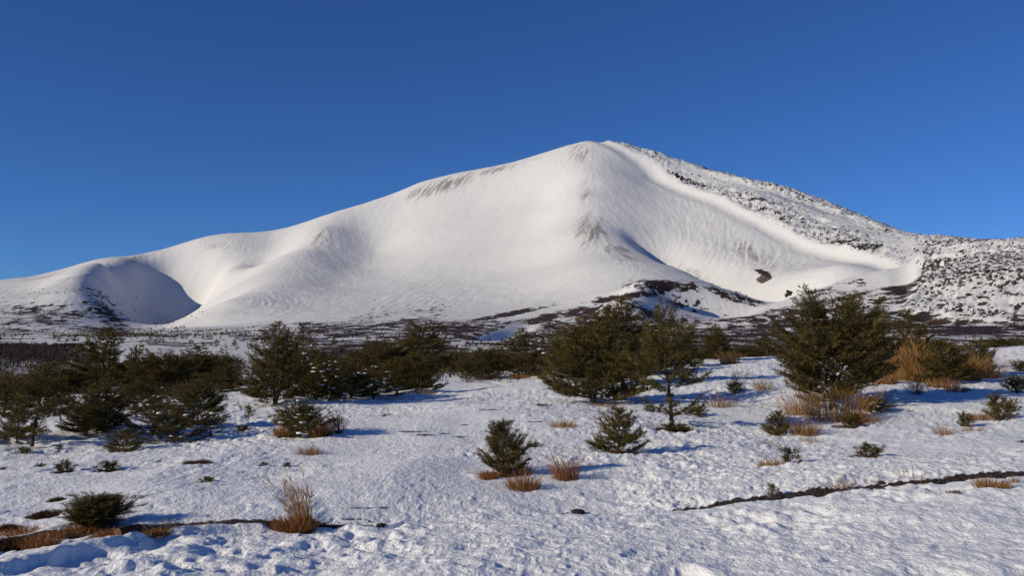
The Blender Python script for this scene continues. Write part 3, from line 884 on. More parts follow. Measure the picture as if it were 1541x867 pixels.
MID = 'pines growing between the snow field and the mountain'
P = [
 # name, kind, foot x, foot y, top y, width, metres (None: from the foot), label
 ('pine_tree', 'broad', 1250, 616, 437, 188, None, 'largest broad round-headed pine, tall tan grass around its foot'),
 ('pine_tree', 'bushy_a', 893, 607, 474, 165, None, 'broad bushy pine above a rusty grass mat, its low branches spreading over the snow'),
 ('pine_tree', 'cone_a', 938, 596, 449, 120, 39.0, 'tall pine rising behind the broad bushy pine, pale upright leading shoots'),
 ('pine_tree', 'slim', 1012, 643, 452, 122, None, 'slender pine with a bare dark lower trunk and thin separate tiers'),
 ('pine_tree', 'young_a', 932, 684, 612, 92, None, 'small round young pine alone on the snow in front of the slender pine'),
 ('pine_tree', 'young_b', 757, 716, 632, 76, None, 'young bushy pine with tan grass stalks growing up through it'),
 ('pine_bush', 'snowy_bush', 450, 657, 599, 98, None, 'low dark pine bush wrapped in brown grass with snow on its top'),
 ('pine_bush', 'shoots', 142, 797, 742, 104, None, 'low pine bush of upright needle shoots beside the cut log'),
 ('pine_tree', 'cone_a', 413, 610, 487, 108, None, 'tall dense dark pine beside the pale snow-flecked pine'),
 ('pine_tree', 'cone_b', 462, 592, 489, 66, 46.0, 'pale thin snow-flecked pine behind the tall dense dark pine'),
 ('pine_tree', 'bushy_b', 497, 601, 540, 96, 35.0, 'low spreading snow-flecked pine directly behind the brown-grass bush'),
 ('pine_tree', 'bushy_b', 562, 602, 548, 96, None, 'low pine heavy with snow clumps on the snow edge next to the olive pine'),
 ('pine_tree', 'far_a', 532, 585, 528, 90, 52.0, 'dark bushy pine between the pale snow-flecked pine and the snow-heavy low pine'),
 ('pine_tree', 'far_c', 575, 580, 508, 100, 60.0, 'dark broad pine crown behind the snow-heavy low pine'),
 ('pine_tree', 'bushy_a', 633, 590, 528, 70, None, 'olive young pine, round and dense, with its shadow on open snow'),
 ('pine_tree', 'tiers', 636, 570, 482, 102, 66.0, 'flat-tiered pine standing clear against the dark scrub slope'),
 ('pine_tree', 'bushy_a', 722, 572, 524, 72, None, 'olive pine at the crest, dry twigs at its foot, near the ravine'),
 ('pine_tree', 'far_a', 752, 575, 516, 70, 58.0, 'dark pine squeezed between the crest-top olive pine and the ravine pine'),
 ('pine_tree', 'far_b', 786, 573, 494, 74, 56.0, 'pointed dark pine just in front of the sunlit ravine wall'),
 ('pine_tree', 'cone_b', 834, 573, 484, 80, 56.0, 'thin brownish pine left of the broad bushy pine, rusty grass below'),
 ('pine_tree', 'far_c', 690, 560, 526, 70, 80.0, 'low dark pine between the flat-tiered pine and the crest-top olive pine'),
 ('pine_tree', 'cone_a', 1076, 548, 489, 58, 56.0, 'dark pine on the crest beside the slender pine'),
 ('pine_tree', 'far_b', 1040, 575, 500, 60, 50.0, 'half-hidden dark pine behind the slender pine'),
 ('pine_tree', 'far_a', 975, 585, 500, 90, 46.0, 'dark pine filling the gap between the tall middle pine and the slender pine'),
 ('pine_tree', 'far_a', 860, 585, 500, 84, 48.0, 'brownish pine behind the broad bushy pine on its far side'),
 ('pine_tree', 'far_b', 1372, 560, 466, 84, 44.0, 'dark pointed pine rising behind the tallest tan grass'),
 ('pine_bush', 'bushy_a', 1418, 580, 515, 84, 38.0, 'green pine bush among tan grass with a snow patch on it'),
 ('pine_bush', 'bushy_a', 1466, 572, 514, 62, 42.0, 'grass-mixed pine bush at the far end of the tan grass'),
 ('pine_bush', 'far_c', 1510, 545, 506, 90, 70.0, 'dark low pine bush behind the snow crest under the lava front'),
 ('pine_bush', 'far_c', 1400, 555, 510, 80, 60.0, 'dark shaggy pine bush between the pointed pine and the green bush'),
 ('pine_bush', 'snowy_bush', 1532, 592, 562, 46, None, 'dark dense bush cut by the picture edge above the grassy low pine'),
 ('pine_bush', 'snowy_bush', 1535, 560, 540, 36, None, 'small dark bush on the crest cut by the picture edge'),
 ('pine_bush', 'seedling_b', 1500, 633, 590, 66, None, 'low pine with one upright shoot in dry grass beyond the grey twig bush'),
 ('pine_bush', 'snowy_bush', 1312, 622, 594, 62, None, 'dark snow-dusted low branches right beside the foot of the largest pine'),
 ('pine_bush', 'seedling_b', 1288, 643, 622, 46, None, 'low olive pine tuft on brown grass in front of the largest pine'),
 ('pine_bush', 'young_a', 1172, 656, 618, 48, None, 'small olive pine bush next to the orange grass in front of the largest pine'),
 ('pine_bush', 'far_c', 1120, 552, 520, 70, 64.0, 'low dark bush hiding under the snow hump between slender and largest pine'),
 ('pine_bush', 'far_a', 1150, 552, 508, 60, 70.0, 'dull green bush touching the side of the largest pine at the crest'),
 # the group at the far side of the snow's left end
 ('pine_tree', 'far_b', 165, 640, 492, 112, 50.0, 'tallest pine over the bare brown wood, open crown and visible trunk'),
 ('pine_tree', 'slim', 48, 670, 543, 120, None, 'pine with thin straight trunk nearest the brown wood, snow patches under it'),
 ('pine_tree', 'far_a', 82, 625, 546, 100, 46.0, 'dark pine with a pale dead branch beside the thin straight-trunked pine'),
 ('pine_tree', 'far_c', 240, 620, 526, 112, 46.0, 'wide olive-brown pine next to the tallest pine of its group'),
 ('pine_tree', 'far_a', 302, 598, 520, 96, 52.0, 'wide dark pine whose branches hang over the snow by the white track'),
 ('pine_tree', 'far_c', 330, 575, 530, 70, 58.0, 'low dark pine crown touching the end of the white track'),
 ('pine_tree', 'bushy_a', 130, 655, 606, 84, None, 'low bushy pine under the tallest pine, reddish twigs below'),
 ('pine_bush', 'young_a', 190, 682, 645, 62, None, 'pine bush nearest the camera of the dark group, standing out on clean snow'),
 ('pine_tree', 'bushy_b', 262, 669, 604, 98, None, 'snow-clumped low pine beside the narrow young pine'),
 ('pine_tree', 'sapling', 317, 662, 614, 46, None, 'narrow young pine at the end of the dark group, alone against snow'),
 ('pine_tree', 'bushy_a', 205, 645, 575, 90, 31.0, 'olive pine behind the snow-clumped low pine'),
 ('pine_tree', 'far_b', 8, 650, 560, 90, 36.0, 'dark pine cut by the picture edge in front of the brown wood'),
 ('pine_tree', 'bushy_b', 95, 650, 590, 60, 29.0, 'little open pine between the thin straight-trunked pine and the low bushy one'),
 ('pine_tree', 'far_a', 120, 600, 555, 100, 62.0, 'shadowy pine in front of the brown wood behind the pale dead branch'),
 ('pine_tree', 'cone_a', 158, 648, 572, 88, None, 'dense pine directly below the tallest pine'),
 ('pine_tree', 'bushy_b', 232, 657, 592, 88, None, 'open snow-flecked pine between the lone front bush and the snow-clumped low pine'),
 ('pine_tree', 'bushy_a', 292, 644, 572, 92, None, 'spreading pine behind the narrow young pine'),
 ('pine_bush', 'young_a', 26, 664, 618, 64, None, 'low pine bush at the foot of the thin straight-trunked pine'),
 ('pine_tree', 'far_a', 334, 606, 552, 84, 43.0, 'dark pine leaning over the blue shadows at the white track'),
 ('pine_tree', 'bushy_a', 476, 602, 542, 82, None, 'olive pine shoulder to shoulder with the tall dense dark pine'),
 ('pine_tree', 'bushy_a', 528, 600, 546, 84, None, 'olive pine standing between the two snow-flecked low pines'),
 ('pine_tree', 'cone_a', 598, 592, 538, 64, None, 'dark pine touching the round olive young pine'),
 ('pine_tree', 'far_c', 786, 576, 534, 76, 50.0, 'low dark pine at the crest under the pointed dark pine'),
 # seedlings
 ('pine_seedling', 'seedling_b', 100, 714, 690, 36, None, 'tufted pine seedling on a brown patch, nearest the low log-side bush'),
 ('pine_seedling', 'seedling_b', 160, 713, 692, 44, None, 'spreading pine seedling on a brown patch with two side sprigs'),
 ('pine_seedling', 'seedling_a', 90, 681, 669, 12, None, 'tiny upright yellow-green seedling on the slope'),
 ('pine_seedling', 'seedling_b', 62, 707, 696, 18, None, 'thin pale sprig of pine beside the tufted seedling on its brown patch'),
 ('pine_seedling', 'seedling_a', 4, 714, 702, 18, None, 'pine sprig cut by the picture edge with a blue shadow'),
 ('pine_seedling', 'seedling_b', 34, 685, 672, 28, None, 'flat pine sprig below the thin straight-trunked pine'),
 ('pine_seedling', 'snowy_bush', 365, 654, 638, 26, None, 'round dark little pine near the brown-grass bush'),
 ('pine_seedling', 'seedling_a', 374, 631, 608, 22, None, 'upright open seedling below the tall dense dark pine'),
 ('pine_seedling', 'seedling_a', 335, 624, 612, 13, None, 'tiny stalked seedling among the blue tree shadows'),
 ('pine_seedling', 'seedling_b', 310, 728, 716, 26, None, 'flat dark sprig on smooth snow below the brown heath mat'),
 ('pine_seedling', 'seedling_b', 432, 704, 698, 14, None, 'small green sprig above the tall bent grass tuft'),
 ('pine_seedling', 'seedling_b', 396, 704, 699, 16, None, 'low dark sprig next to the small green sprig'),
 ('pine_seedling', 'seedling_a', 1188, 702, 670, 44, None, 'dark spiky seedling beside a tan grass clump'),
 ('pine_seedling', 'seedling_b', 1303, 690, 664, 50, None, 'spreading seedling of upright shoots on a brown patch of open snow'),
 ('pine_seedling', 'seedling_a', 1162, 752, 725, 24, None, 'wispy seedling stem right behind the bank edge'),
 ('pine_seedling', 'seedling_b', 1450, 645, 618, 34, None, 'open feathery seedling beside the grassy low pine'),
 ('pine_seedling', 'seedling_a', 1538, 671, 662, 14, None, 'speck of a seedling at the picture edge on open snow'),
 ('pine_seedling', 'seedling_b', 806, 676, 664, 30, None, 'dark sprig reaching out past the tan-stalked young pine'),
 ('pine_seedling', 'seedling_a', 501, 640, 628, 22, None, 'green sprig beside the grey twig tuft of the brown-grass bush'),
 ('pine_seedling', 'snowy_bush', 1104, 592, 572, 32, None, 'snow-speckled seedling under the bare twig bush'),
 ('pine_seedling', 'seedling_b', 1050, 628, 610, 40, None, 'low dark sprigs beside the slender pine, pale grass behind'),
 ('pine_seedling', 'seedling_b', 1010, 650, 636, 70, None, 'low branches in a dark ring at the foot of the slender pine'),
]
for k_, (fx, ty, wd, d, lab) in enumerate((
        (480, 528, 84, 60, 'dark pine crown between the pale snow-flecked pine and the low spreading one'),
        (508, 536, 70, 74, 'low dark crown above the low spreading snow-flecked pine'),
        (548, 530, 90, 66, 'dark crown beside the pinkish bare bushes'),
        (604, 530, 84, 62, 'dark pine filling the gap before the round olive young pine'),
        (664, 534, 80, 64, 'dark pine behind the round olive young pine, on its shadow side'),
        (676, 530, 70, 95, 'farthest dark crown under the flat-tiered pine'),
        (738, 536, 80, 76, 'dark crown right behind the crest-top olive pine'),
        (764, 532, 70, 70, 'dark crown at the mouth of the ravine'),
        (812, 528, 80, 72, 'dark crown between the pointed dark pine and the thin brownish pine'),
        (845, 524, 70, 74, 'dark crown squeezed between the thin brownish pine and the broad bushy pine'),
        (448, 548, 70, 50, 'dark crown low behind the tall dense dark pine'),
        (20, 566, 100, 48, 'dark crown behind the pine cut by the picture edge'),
        (60, 560, 100, 56, 'dark crown under the brown wood behind the thin straight-trunked pine'),
        (135, 556, 100, 60, 'dark crown just below the tallest pine of its group'),
        (190, 544, 96, 58, 'dark crown between the tallest pine and the wide olive-brown pine'),
        (218, 556, 90, 50, 'dark crown in front of the wide olive-brown pine'),
        (268, 536, 96, 62, 'dark crown between the wide olive-brown pine and the wide dark pine'),
        (276, 560, 80, 48, 'dark low crown under the wide dark pine'),
        (360, 560, 50, 80, 'little dark crown at the near end of the white track'),
        (995, 520, 80, 60, 'dark crown between the tall middle pine and the slender pine'),
        (920, 510, 110, 52, 'dark mass of branches inside the middle clump'),
        (1060, 520, 60, 66, 'dark crown between the slender pine and the dark crest pine'),
        (1180, 520, 70, 80, 'dark crown touching the flank of the largest pine'),
        (1445, 522, 80, 74, 'dark crown behind the upright tan stalks'),
        (1350, 520, 80, 64, 'dark crown behind the dense leaning orange-tan grass'),
        (1486, 524, 70, 80, 'dark crown at the end of the grassy row on the crest'),
        (700, 540, 60, 72, 'low dark crown beside the crest-top olive pine'),
        (520, 560, 70, 48, 'dark undergrowth pine between the two snow-flecked low pines'),
        (106, 585, 90, 48, 'dark crown over the snow hump of the far group'),
        (232, 585, 90, 44, 'dark crown above the snow-clumped low pine'))):
    P.append(('pine_tree', ('far_a', 'far_b', 'far_c')[k_ % 3], fx, 0, ty, wd * 1.15, d, lab))
for nm, kd, fx, fy, ty, wd, d, lab in P:
    cat = {'pine_tree': 'tree', 'pine_bush': 'bush', 'pine_seedling': 'seedling'}[nm]
    grp = {'pine_tree': MID, 'pine_bush': 'low pine bushes on the snow', 'pine_seedling': 'pine seedlings poking through the snow'}[nm]
    put_pine(nm, kd, fx, fy, ty, wd, lab, cat, d, None, grp, 0.0)

# ---- grass, heath and twigs
def blades(g, n, rad, height, width, rng, lean=(0, 0), bend=0.5, plume=0.0, ry=None):
    ry = rad if ry is None else ry
    a = rng.uniform(0, 6.28, n); q = np.sqrt(rng.uniform(0, 1, n))
    base = np.stack([rad * q * np.cos(a), ry * q * np.sin(a), np.full(n, -0.03)], 1)
    H = height * rng.uniform(0.45, 1.0, n) * (1 - 0.35 * q)
    sp_ = 0.45 if bend <= 0.15 else 1.25
    d = (np.stack([np.cos(a) * q, np.sin(a) * q], 1) * 0.45 + rng.normal(0, 0.22, (n, 2))) * sp_ + np.array(lean)
    w = width * rng.uniform(0.7, 1.3, n)
    sa = rng.uniform(0, 3.14, n)
    side = np.stack([np.cos(sa), np.sin(sa), 0 * sa], 1)
    t = rng.uniform(0, 1, n)
    bend = bend * rng.uniform(0.3, 2.0, n)
    kink = rng.normal(0, 0.10, (n, 2)) * H[:, None]
    rings = []
    for k, u in enumerate((0.0, 0.4, 0.75, 1.0)):
        c = base.copy()
        c[:, :2] += d * (H * (u * (1 - bend) + bend * u * u))[:, None] * 0.9 + kink * max(0.0, u - 0.4)
        c[:, 2] += H * (u - 0.28 * bend * u ** 3)
        ww = (w * (1.0, 0.85, 0.6, 0.12)[k])[:, None] * 0.5
        rings.append(c - side * ww); rings.append(c + side * ww)
    V = np.stack(rings, 1)
    F = []
    for k in range(3):
        F += [(2 * k, 2 * k + 1, 2 * k + 3), (2 * k, 2 * k + 3, 2 * k + 2)]
    F = (np.array(F)[None] + (np.arange(n) * 8)[:, None, None]).reshape(-1, 3)
    g.add(V.reshape(-1, 3), F, np.repeat(t, 8))
    if plume:
        m = rng.random(n) < plume
        tip = (rings[6] + rings[7])[m] / 2
        ax = np.stack([d[m, 0], d[m, 1], np.full(m.sum(), 0.6)], 1)
        if len(tip):
            needles(g, tip, ax, 0.07 + 0.05 * height, width * 1.4, 6, rng, (8, 35), np.full(len(tip), 0.9))

def grass(px, py, wide, tall, label, mat, n=60, lean=(0, 0), bend=0.5, plume=0.0, width=0.008, name='grass_tuft', cat='grass tuft', group=None, flat=1.0, d=None):
    x, y, z = stand(px, py) if d is None else on_ground(px, d)
    rng = np.random.default_rng(int(px * 7 + py))
    g = Geo()
    rad = wide / 2 / F_PX * y
    blades(g, n if n < 41 else int(n * 1.8) + 20, rad * 0.75, tall / F_PX * y * 1.2, max(width, 0.0004 * y), rng, lean, bend, plume, rad * 0.75 * flat)
    o = link(name, g.mesh(name), mat)
    o.location = (x, y, z)
    if n >= 41:
        WELLS.append((x, y, rad, 0.025, 0.42))
    o['label'] = label
    if 1 < n < 41 and wide > 17:
        o.name = 'dry_stalks'
        o['kind'] = 'stuff'
    else:
        o['category'] = cat
        o['group'] = group or 'dry grass tufts in the snow'
    return o

G = [
 # px, py, width, height, label, material, blades, lean, bend, plume
 (458, 798, 36, 84, 'tall bent tuft of thin tan stalks behind the snow bank, leaning over', M_TAN, 60, (-0.34, 0), 0.15, 0.2),
 (442, 799, 78, 34, 'thick low rusty base grass of the tall bent tuft', M_RUST, 420, (-0.05, 0), 0.55, 0),
 (428, 657, 40, 26, 'brown grass fringe at the near side of the snow-topped bush', M_RUST, 200, (0, 0), 0.5, 0),
 (482, 657, 44, 40, 'dense rusty grass clump beside the snow-topped bush', M_RUST, 240, (0, 0), 0.4, 0),
 (466, 684, 48, 18, 'small rusty grass patch in trodden snow below the brown-grass bush', M_RUST, 130, (0, 0), 0.6, 0),
 (770, 708, 46, 66, 'long straw stalks fanning up in front of the young bushy pine', M_TAN, 70, (-0.15, -0.1), 0.3, 0.1),
 (778, 716, 60, 28, 'orange grass at the foot of the young bushy pine', M_RUST, 180, (0, 0), 0.6, 0),
 (787, 737, 62, 34, 'brown grass clump with a snow pocket in front of the young bushy pine', M_RUST, 200, (0, 0), 0.4, 0),
 (851, 722, 50, 44, 'feathery reddish-tan grass tuft on the snow between the two young pines', M_RUST, 150, (-0.05, 0), 0.35, 0.1),
 (905, 614, 80, 10, 'rusty grass mat under the broad bushy pine', M_RUST, 260, (0, 0), 0.7, 0),
 (925, 684, 40, 16, 'orange tufts at the foot of the small round young pine', M_RUST, 70, (0, 0), 0.5, 0),
 (848, 643, 56, 16, 'yellow-brown grass strip on the snow below the broad bushy pine', M_TAN, 120, (0, 0), 0.6, 0),
 (1262, 633, 120, 62, 'tallest tan grass stand in front of the largest pine', M_TAN, 230, (0.02, 0), 0.35, 0.1),
 (1205, 626, 66, 42, 'tan grass between the olive bush and the largest pine trunk', M_TAN, 170, (-0.1, 0), 0.4, 0.1),
 (1288, 636, 80, 24, 'rusty low grass under the tallest tan stand', M_RUST, 200, (0, 0), 0.5, 0),
 (1213, 658, 46, 36, 'bright orange-tan grass clump in front of a snow hump', M_TAN, 170, (0, 0), 0.4, 0.05),
 (1184, 650, 40, 22, 'yellowish grass around the small olive bush', M_TAN, 90, (0, 0), 0.5, 0),
 (1155, 671, 50, 12, 'thin tan wisps on the snow below the olive bush', M_PALE, 50, (0, 0), 0.4, 0),
 (1220, 667, 50, 14, 'grey-tan wisps below the bright orange-tan clump', M_PALE, 60, (0, 0), 0.4, 0),
 (1160, 706, 44, 24, 'tan grass clump beside the dark spiky seedling', M_TAN, 130, (-0.1, 0), 0.5, 0),
 (1265, 740, 54, 28, 'row of pale thin stalks at the bank edge beside the round stone', M_PALE, 50, (-0.05, 0), 0.25, 0.1),
 (1372, 727, 44, 36, 'two sparse pale stalk bunches behind the dark bank edge', M_PALE, 26, (-0.15, 0), 0.25, 0.1),
 (1330, 731, 80, 20, 'scattered hair-thin stalks between the round stone and the sparse bunches', M_PALE, 22, (-0.1, 0), 0.2, 0),
 (1342, 568, 74, 62, 'dense orange-tan grass leaning against the pointed pine', M_RUST, 420, (0.10, 0), 0.45, 0.2),
 (1380, 574, 84, 70, 'tall tan grass with long bending stalks beyond the largest pine', M_TAN, 300, (-0.12, 0), 0.45, 0.2),
 (1418, 585, 60, 24, 'orange grass under the green pine bush', M_RUST, 200, (0, 0), 0.5, 0),
 (1450, 573, 66, 52, 'upright tan stalks between the green bush and the grass-mixed bush', M_TAN, 300, (0.05, 0), 0.3, 0.1),
 (1484, 570, 56, 40, 'tan grass at the far end of the grassy row', M_TAN, 150, (0, 0), 0.4, 0.1),
 (1300, 548, 60, 30, 'rust-coloured grass showing behind the largest pine', M_RUST, 160, (0, 0), 0.4, 0),
 (1420, 657, 34, 26, 'reddish wispy tuft on open snow before the feathery seedling', M_RUST, 50, (-0.05, 0), 0.4, 0),
 (1463, 652, 36, 16, 'tan tuft beside the feathery seedling', M_TAN, 70, (0, 0), 0.5, 0),
 (1480, 632, 70, 18, 'brown grass skirt of the low pine with one upright shoot', M_RUST, 170, (0, 0), 0.5, 0),
 (1492, 732, 70, 20, 'flattened orange-tan grass clump on the bank edge', M_TAN, 200, (0, 0), 0.7, 0),
 (1526, 724, 18, 16, 'small orange-tan tuft next to the flattened clump on the bank', M_TAN, 40, (0, 0), 0.6, 0),
 (1440, 741, 40, 8, 'half-buried brown grass in the snow bank', M_MAT, 50, (0, 0), 0.7, 0),
 (1150, 590, 30, 24, 'pale fan-shaped tuft near the bare twig bush', M_PALE, 80, (0, 0), 0.35, 0.05),
 (1085, 615, 48, 24, 'pale tan grass between the slender pine and the bare twig bush', M_TAN, 90, (0, 0), 0.4, 0.1),
 (1098, 549, 36, 26, 'yellow-brown grass on the crest beside the dark crest pine', M_TAN, 160, (0, 0), 0.35, 0),
 (812, 567, 56, 20, 'rust-orange grass on the crest under the thin brownish pine', M_RUST, 180, (0, 0), 0.5, 0),
 (782, 571, 40, 12, 'dark rusty grass at the crest below the pointed dark pine', M_RUST, 120, (0, 0), 0.5, 0),
 (703, 577, 22, 12, 'small tan twig tuft beside the crest-top olive pine', M_PALE, 40, (0, 0), 0.4, 0),
 (730, 588, 18, 9, 'orange sprigs alone on the snow below the crest-top olive pine', M_RUST, 30, (0, 0), 0.5, 0),
 (640, 592, 50, 14, 'tan grass fringe under the round olive young pine', M_PALE, 60, (0, 0), 0.5, 0),
 (582, 628, 22, 10, 'little brown tuft on open snow above the long blue shadow', M_RUST, 50, (0, 0), 0.5, 0),
 (245, 720, 22, 9, 'small pinkish-brown tuft on snow between seedling and heath mat', M_PALE, 60, (0, 0), 0.5, 0),
 (30, 806, 80, 20, 'rust-brown grass at the picture edge between the heath cushions and the snow bank', M_RUST, 320, (0, 0), 0.7, 0),
 (95, 812, 90, 22, 'matted rusty grass along the snow bank below the log-side bush', M_RUST, 420, (0, 0), 0.7, 0),
 (165, 808, 70, 18, 'matted brown grass between the log-side bush and the cut log', M_RUST, 300, (0, 0), 0.7, 0),
 (235, 803, 60, 12, 'flat brown grass beyond the cut log', M_RUST, 200, (0, 0), 0.7, 0),
 (440, 640, 30, 34, 'brown grass stems standing through the snow-topped bush', M_RUST, 90, (0, 0), 0.4, 0),
 (735, 722, 34, 24, 'rusty grass on the near side of the young bushy pine', M_RUST, 120, (0, 0), 0.5, 0),
 (1330, 578, 50, 34, 'orange grass spilling over the snow right behind the grey-brown twig bush', M_TAN, 200, (0, 0), 0.5, 0),
 (1440, 590, 50, 16, 'rusty low grass along the edge of the big blue shadow', M_RUST, 130, (0, 0), 0.6, 0),
 (1232, 600, 90, 34, 'dry grass standing inside the lowest branches of the largest pine', M_RUST, 90, (0, 0), 0.4, 0),
 (125, 803, 60, 24, 'rusty grass mixed into the log-side pine bush', M_RUST, 220, (0, 0), 0.5, 0),
 (60, 822, 70, 26, 'brown grass bank at the near snow edge beside the log-side bush', M_RUST, 300, (0, 0), 0.7, 0),
 (190, 806, 60, 12, 'rusty grass lying around the cut log', M_RUST, 160, (0, 0), 0.7, 0),
 (300, 800, 60, 24, 'thin bare stalks in a row behind the black gravel', M_PALE, 26, (-0.1, 0), 0.2, 0),
 (240, 797, 50, 20, 'sparse grey stalks behind the log', M_PALE, 22, (0, 0), 0.3, 0),
 (485, 720, 14, 18, 'lone bent stalk on smooth snow', M_PALE, 4, (-0.2, 0), 0.3, 0.2),
 (515, 770, 60, 26, 'a few hair-thin stalks behind the tall bent tuft', M_PALE, 9, (-0.25, 0), 0.2, 0),
 (628, 748, 70, 22, 'scattered thin stalks on the snow in the middle', M_PALE, 8, (-0.2, 0), 0.25, 0),
 (720, 668, 34, 16, 'faint pinkish stalks beside the dark soil streaks', M_PALE, 20, (0, 0), 0.3, 0),
 (689, 728, 8, 14, 'single dark stalk upright on open snow', M_TWIG, 1, (0, 0), 0.1, 0),
 (1396, 738, 10, 16, 'single pale stem standing in the bank snow', M_PALE, 1, (0, 0), 0.1, 0),
 (242, 838, 26, 8, 'orange grass scrap frozen in the near snow bank', M_RUST, 40, (0, 0), 0.7, 0),
 (1385, 757, 12, 7, 'curled dry leaf blade lying on the bank snow', M_PALE, 1, (0.3, 0), 0.8, 0),
]
for (px_, py_, wd, tl, lab, mt, n_, ln, bd, pl) in G:
    grass(px_, py_, wd, tl, lab, mt, n_, ln, bd, pl)

HEATH = [
 (296, 702, 46, 9, 'flat brown heath mat alone on the snow slope', M_MAT),
 (87, 759, 22, 9, 'small olive heath cushion above the log-side bush', M_GREENMAT),
 (68, 780, 46, 9, 'long brown heath cushion next to the log-side bush', M_MAT),
 (12, 802, 32, 8, 'brown heath cushion at the picture edge behind the bank', M_MAT),
 (15, 825, 60, 16, 'dark brown heath lump at the picture edge on the bank', M_MAT),
 (98, 715, 44, 6, 'brown heath patch under the tufted seedling', M_MAT),
 (166, 714, 44, 6, 'brown heath patch under the spreading seedling with side sprigs', M_MAT),
 (1304, 692, 46, 5, 'brown heath patch under the seedling of upright shoots', M_MAT),
 (1012, 650, 70, 10, 'brown heath ring around the foot of the slender pine', M_MAT),
 (1280, 645, 56, 10, 'brown heath under the low olive pine tuft', M_GREENMAT),
 (142, 803, 110, 12, 'dark heath under the log-side pine bush', M_MAT),
 (935, 686, 70, 6, 'dark heath under the small round young pine', M_MAT),
 (752, 718, 60, 8, 'dark heath under the tan-stalked young pine', M_MAT),
]
for (px_, py_, wd, tl, lab, mt) in HEATH:
    x, y, z = stand(px_, py_)
    rng = np.random.default_rng(int(px_ + py_))
    g = Geo()
    rx = wd / 2 / F_PX * y
    ry = rx * rng.uniform(0.9, 1.3)
    hh = min(tl / F_PX * y * 0.45, 0.06)
    a_ = np.linspace(0, 6.283, 29)[:-1]
    wob_ = 1 + 0.45 * noise(np.cos(a_) * 2.3 + px_, np.sin(a_) * 2.3, 9)
    dome = hh if ' under ' not in lab and 'ring' not in lab else 0.0
    if dome:
        V = [[0, 0, hh]]
        for q, zq in ((0.35, 0.92), (0.7, 0.62), (0.9, 0.22), (1.0, -0.6)):
            for k_ in range(28):
                V.append([rx * q * wob_[k_] * math.cos(a_[k_]), ry * q * wob_[k_] * math.sin(a_[k_]), hh * zq * (1 + rng.uniform(-0.2, 0.2)) - (0.03 if zq < 0 else 0)])
        F = [(0, 1 + k_, 1 + (k_ + 1) % 28) for k_ in range(28)]
        for rr_ in range(3):
            for k_ in range(28):
                i0, i1 = 1 + rr_ * 28 + k_, 1 + rr_ * 28 + (k_ + 1) % 28
                F += [(i0, i0 + 28, i1 + 28), (i0, i1 + 28, i1)]
        g.add(V, F, np.tile(rng.uniform(0, 0.4, 1), len(V)))
    n_ = 700
    aa = rng.uniform(0, 6.28, n_); qq = np.sqrt(rng.uniform(0, 1, n_)) * 0.95
    ww_ = np.interp(aa, np.append(a_, 6.2832), np.append(wob_, wob_[0]))
    Pn = np.stack([rx * qq * ww_ * np.cos(aa), ry * qq * ww_ * np.sin(aa), dome * (1 - qq ** 2.2)], 1)
    needles(g, Pn, np.tile([[0, 0, 1.0]], (n_, 1)) + 0.4 * np.stack([np.cos(aa), np.sin(aa), 0 * aa], 1), 0.04 + 0.35 * hh, max(0.006, 0.0004 * y), 4, rng, (10, 75))
    o = link('heath_mat', g.mesh('heath_mat'), mt)
    o.location = (x, y, z)
    WELLS.append((x, y, rx, 0.04, 0.75))
    o['label'] = lab; o['category'] = 'heath'; o['group'] = 'brown heath mats melted out of the snow'

def bare_bush(g, rng, height, rad, stems, r0, sub=4, c=(0, 0, 0)):
    for k in range(stems):
        a = rng.uniform(0, 6.28); q = rng.uniform(0.1, 1)
        tip = np.array([rad * q * math.cos(a), rad * q * math.sin(a), height * rng.uniform(0.6, 1.0) * (1 - 0.3 * q)])
        b0 = np.array([0.25 * tip[0], 0.25 * tip[1], -0.03])
        mid = (b0 + tip) / 2 + rng.normal(0, 0.06 * height, 3)
        Q = np.array([b0, mid, tip]) + np.array(c)
        g.tube(Q, r0, r0 * 0.4, 3)
        for j in range(sub):
            u = rng.uniform(0.35, 0.95)
            p0 = b0 + (tip - b0) * u + (mid - (b0 + tip) / 2) * (1 - abs(2 * u - 1))
            e = p0 + np.array([rng.normal(0, 0.22), rng.normal(0, 0.22), rng.uniform(0.1, 0.4)]) * height * (1.2 - u)
            g.tube(np.array([p0, (p0 + e) / 2 + rng.normal(0, 0.01, 3), e]) + np.array(c), r0 * 0.6, r0 * 0.25, 3)

B = [
 (1381, 597, 50, 34, 'grey-brown upright twig bush half in the blue shadow', 70, 0.006),
 (510, 654, 38, 38, 'grey-brown twig tuft at the end of the brown-grass bush', 50, 0.006),
 (1110, 580, 56, 36, 'bare leafless twig bush on the crest between slender and largest pine', 30, 0.006),
 (1330, 640, 40, 16, 'few low bare twigs on the snow beyond the low olive tuft', 10, 0.005),
 (255, 802, 70, 26, 'tangle of thin bare twigs behind the bank beside the log', 20, 0.003),
 (70, 752, 60, 16, 'sparse arching twigs on the snow above the long heath cushion', 9, 0.003),
 (1330, 602, 40, 20, 'dark dead twigs under the side of the largest pine', 26, 0.006),
 (1225, 610, 70, 30, 'dead grey twigs under the crown of the largest pine', 30, 0.006),
]
for px_, py_, wd, tl, lab, n_, r0 in B:
    x, y, z = stand(px_, py_)
    g = Geo()
    bare_bush(g, np.random.default_rng(int(px_)), tl / F_PX * y, wd / 2 / F_PX * y, n_, max(r0, 0.00012 * y), 3)
    o = link('bare_shrub', g.mesh('bare_shrub', False, False), M_TWIG)
    o.location = (x, y, z)
    o['label'] = lab; o['category'] = 'shrub'; o['group'] = 'leafless shrubs in the snow'

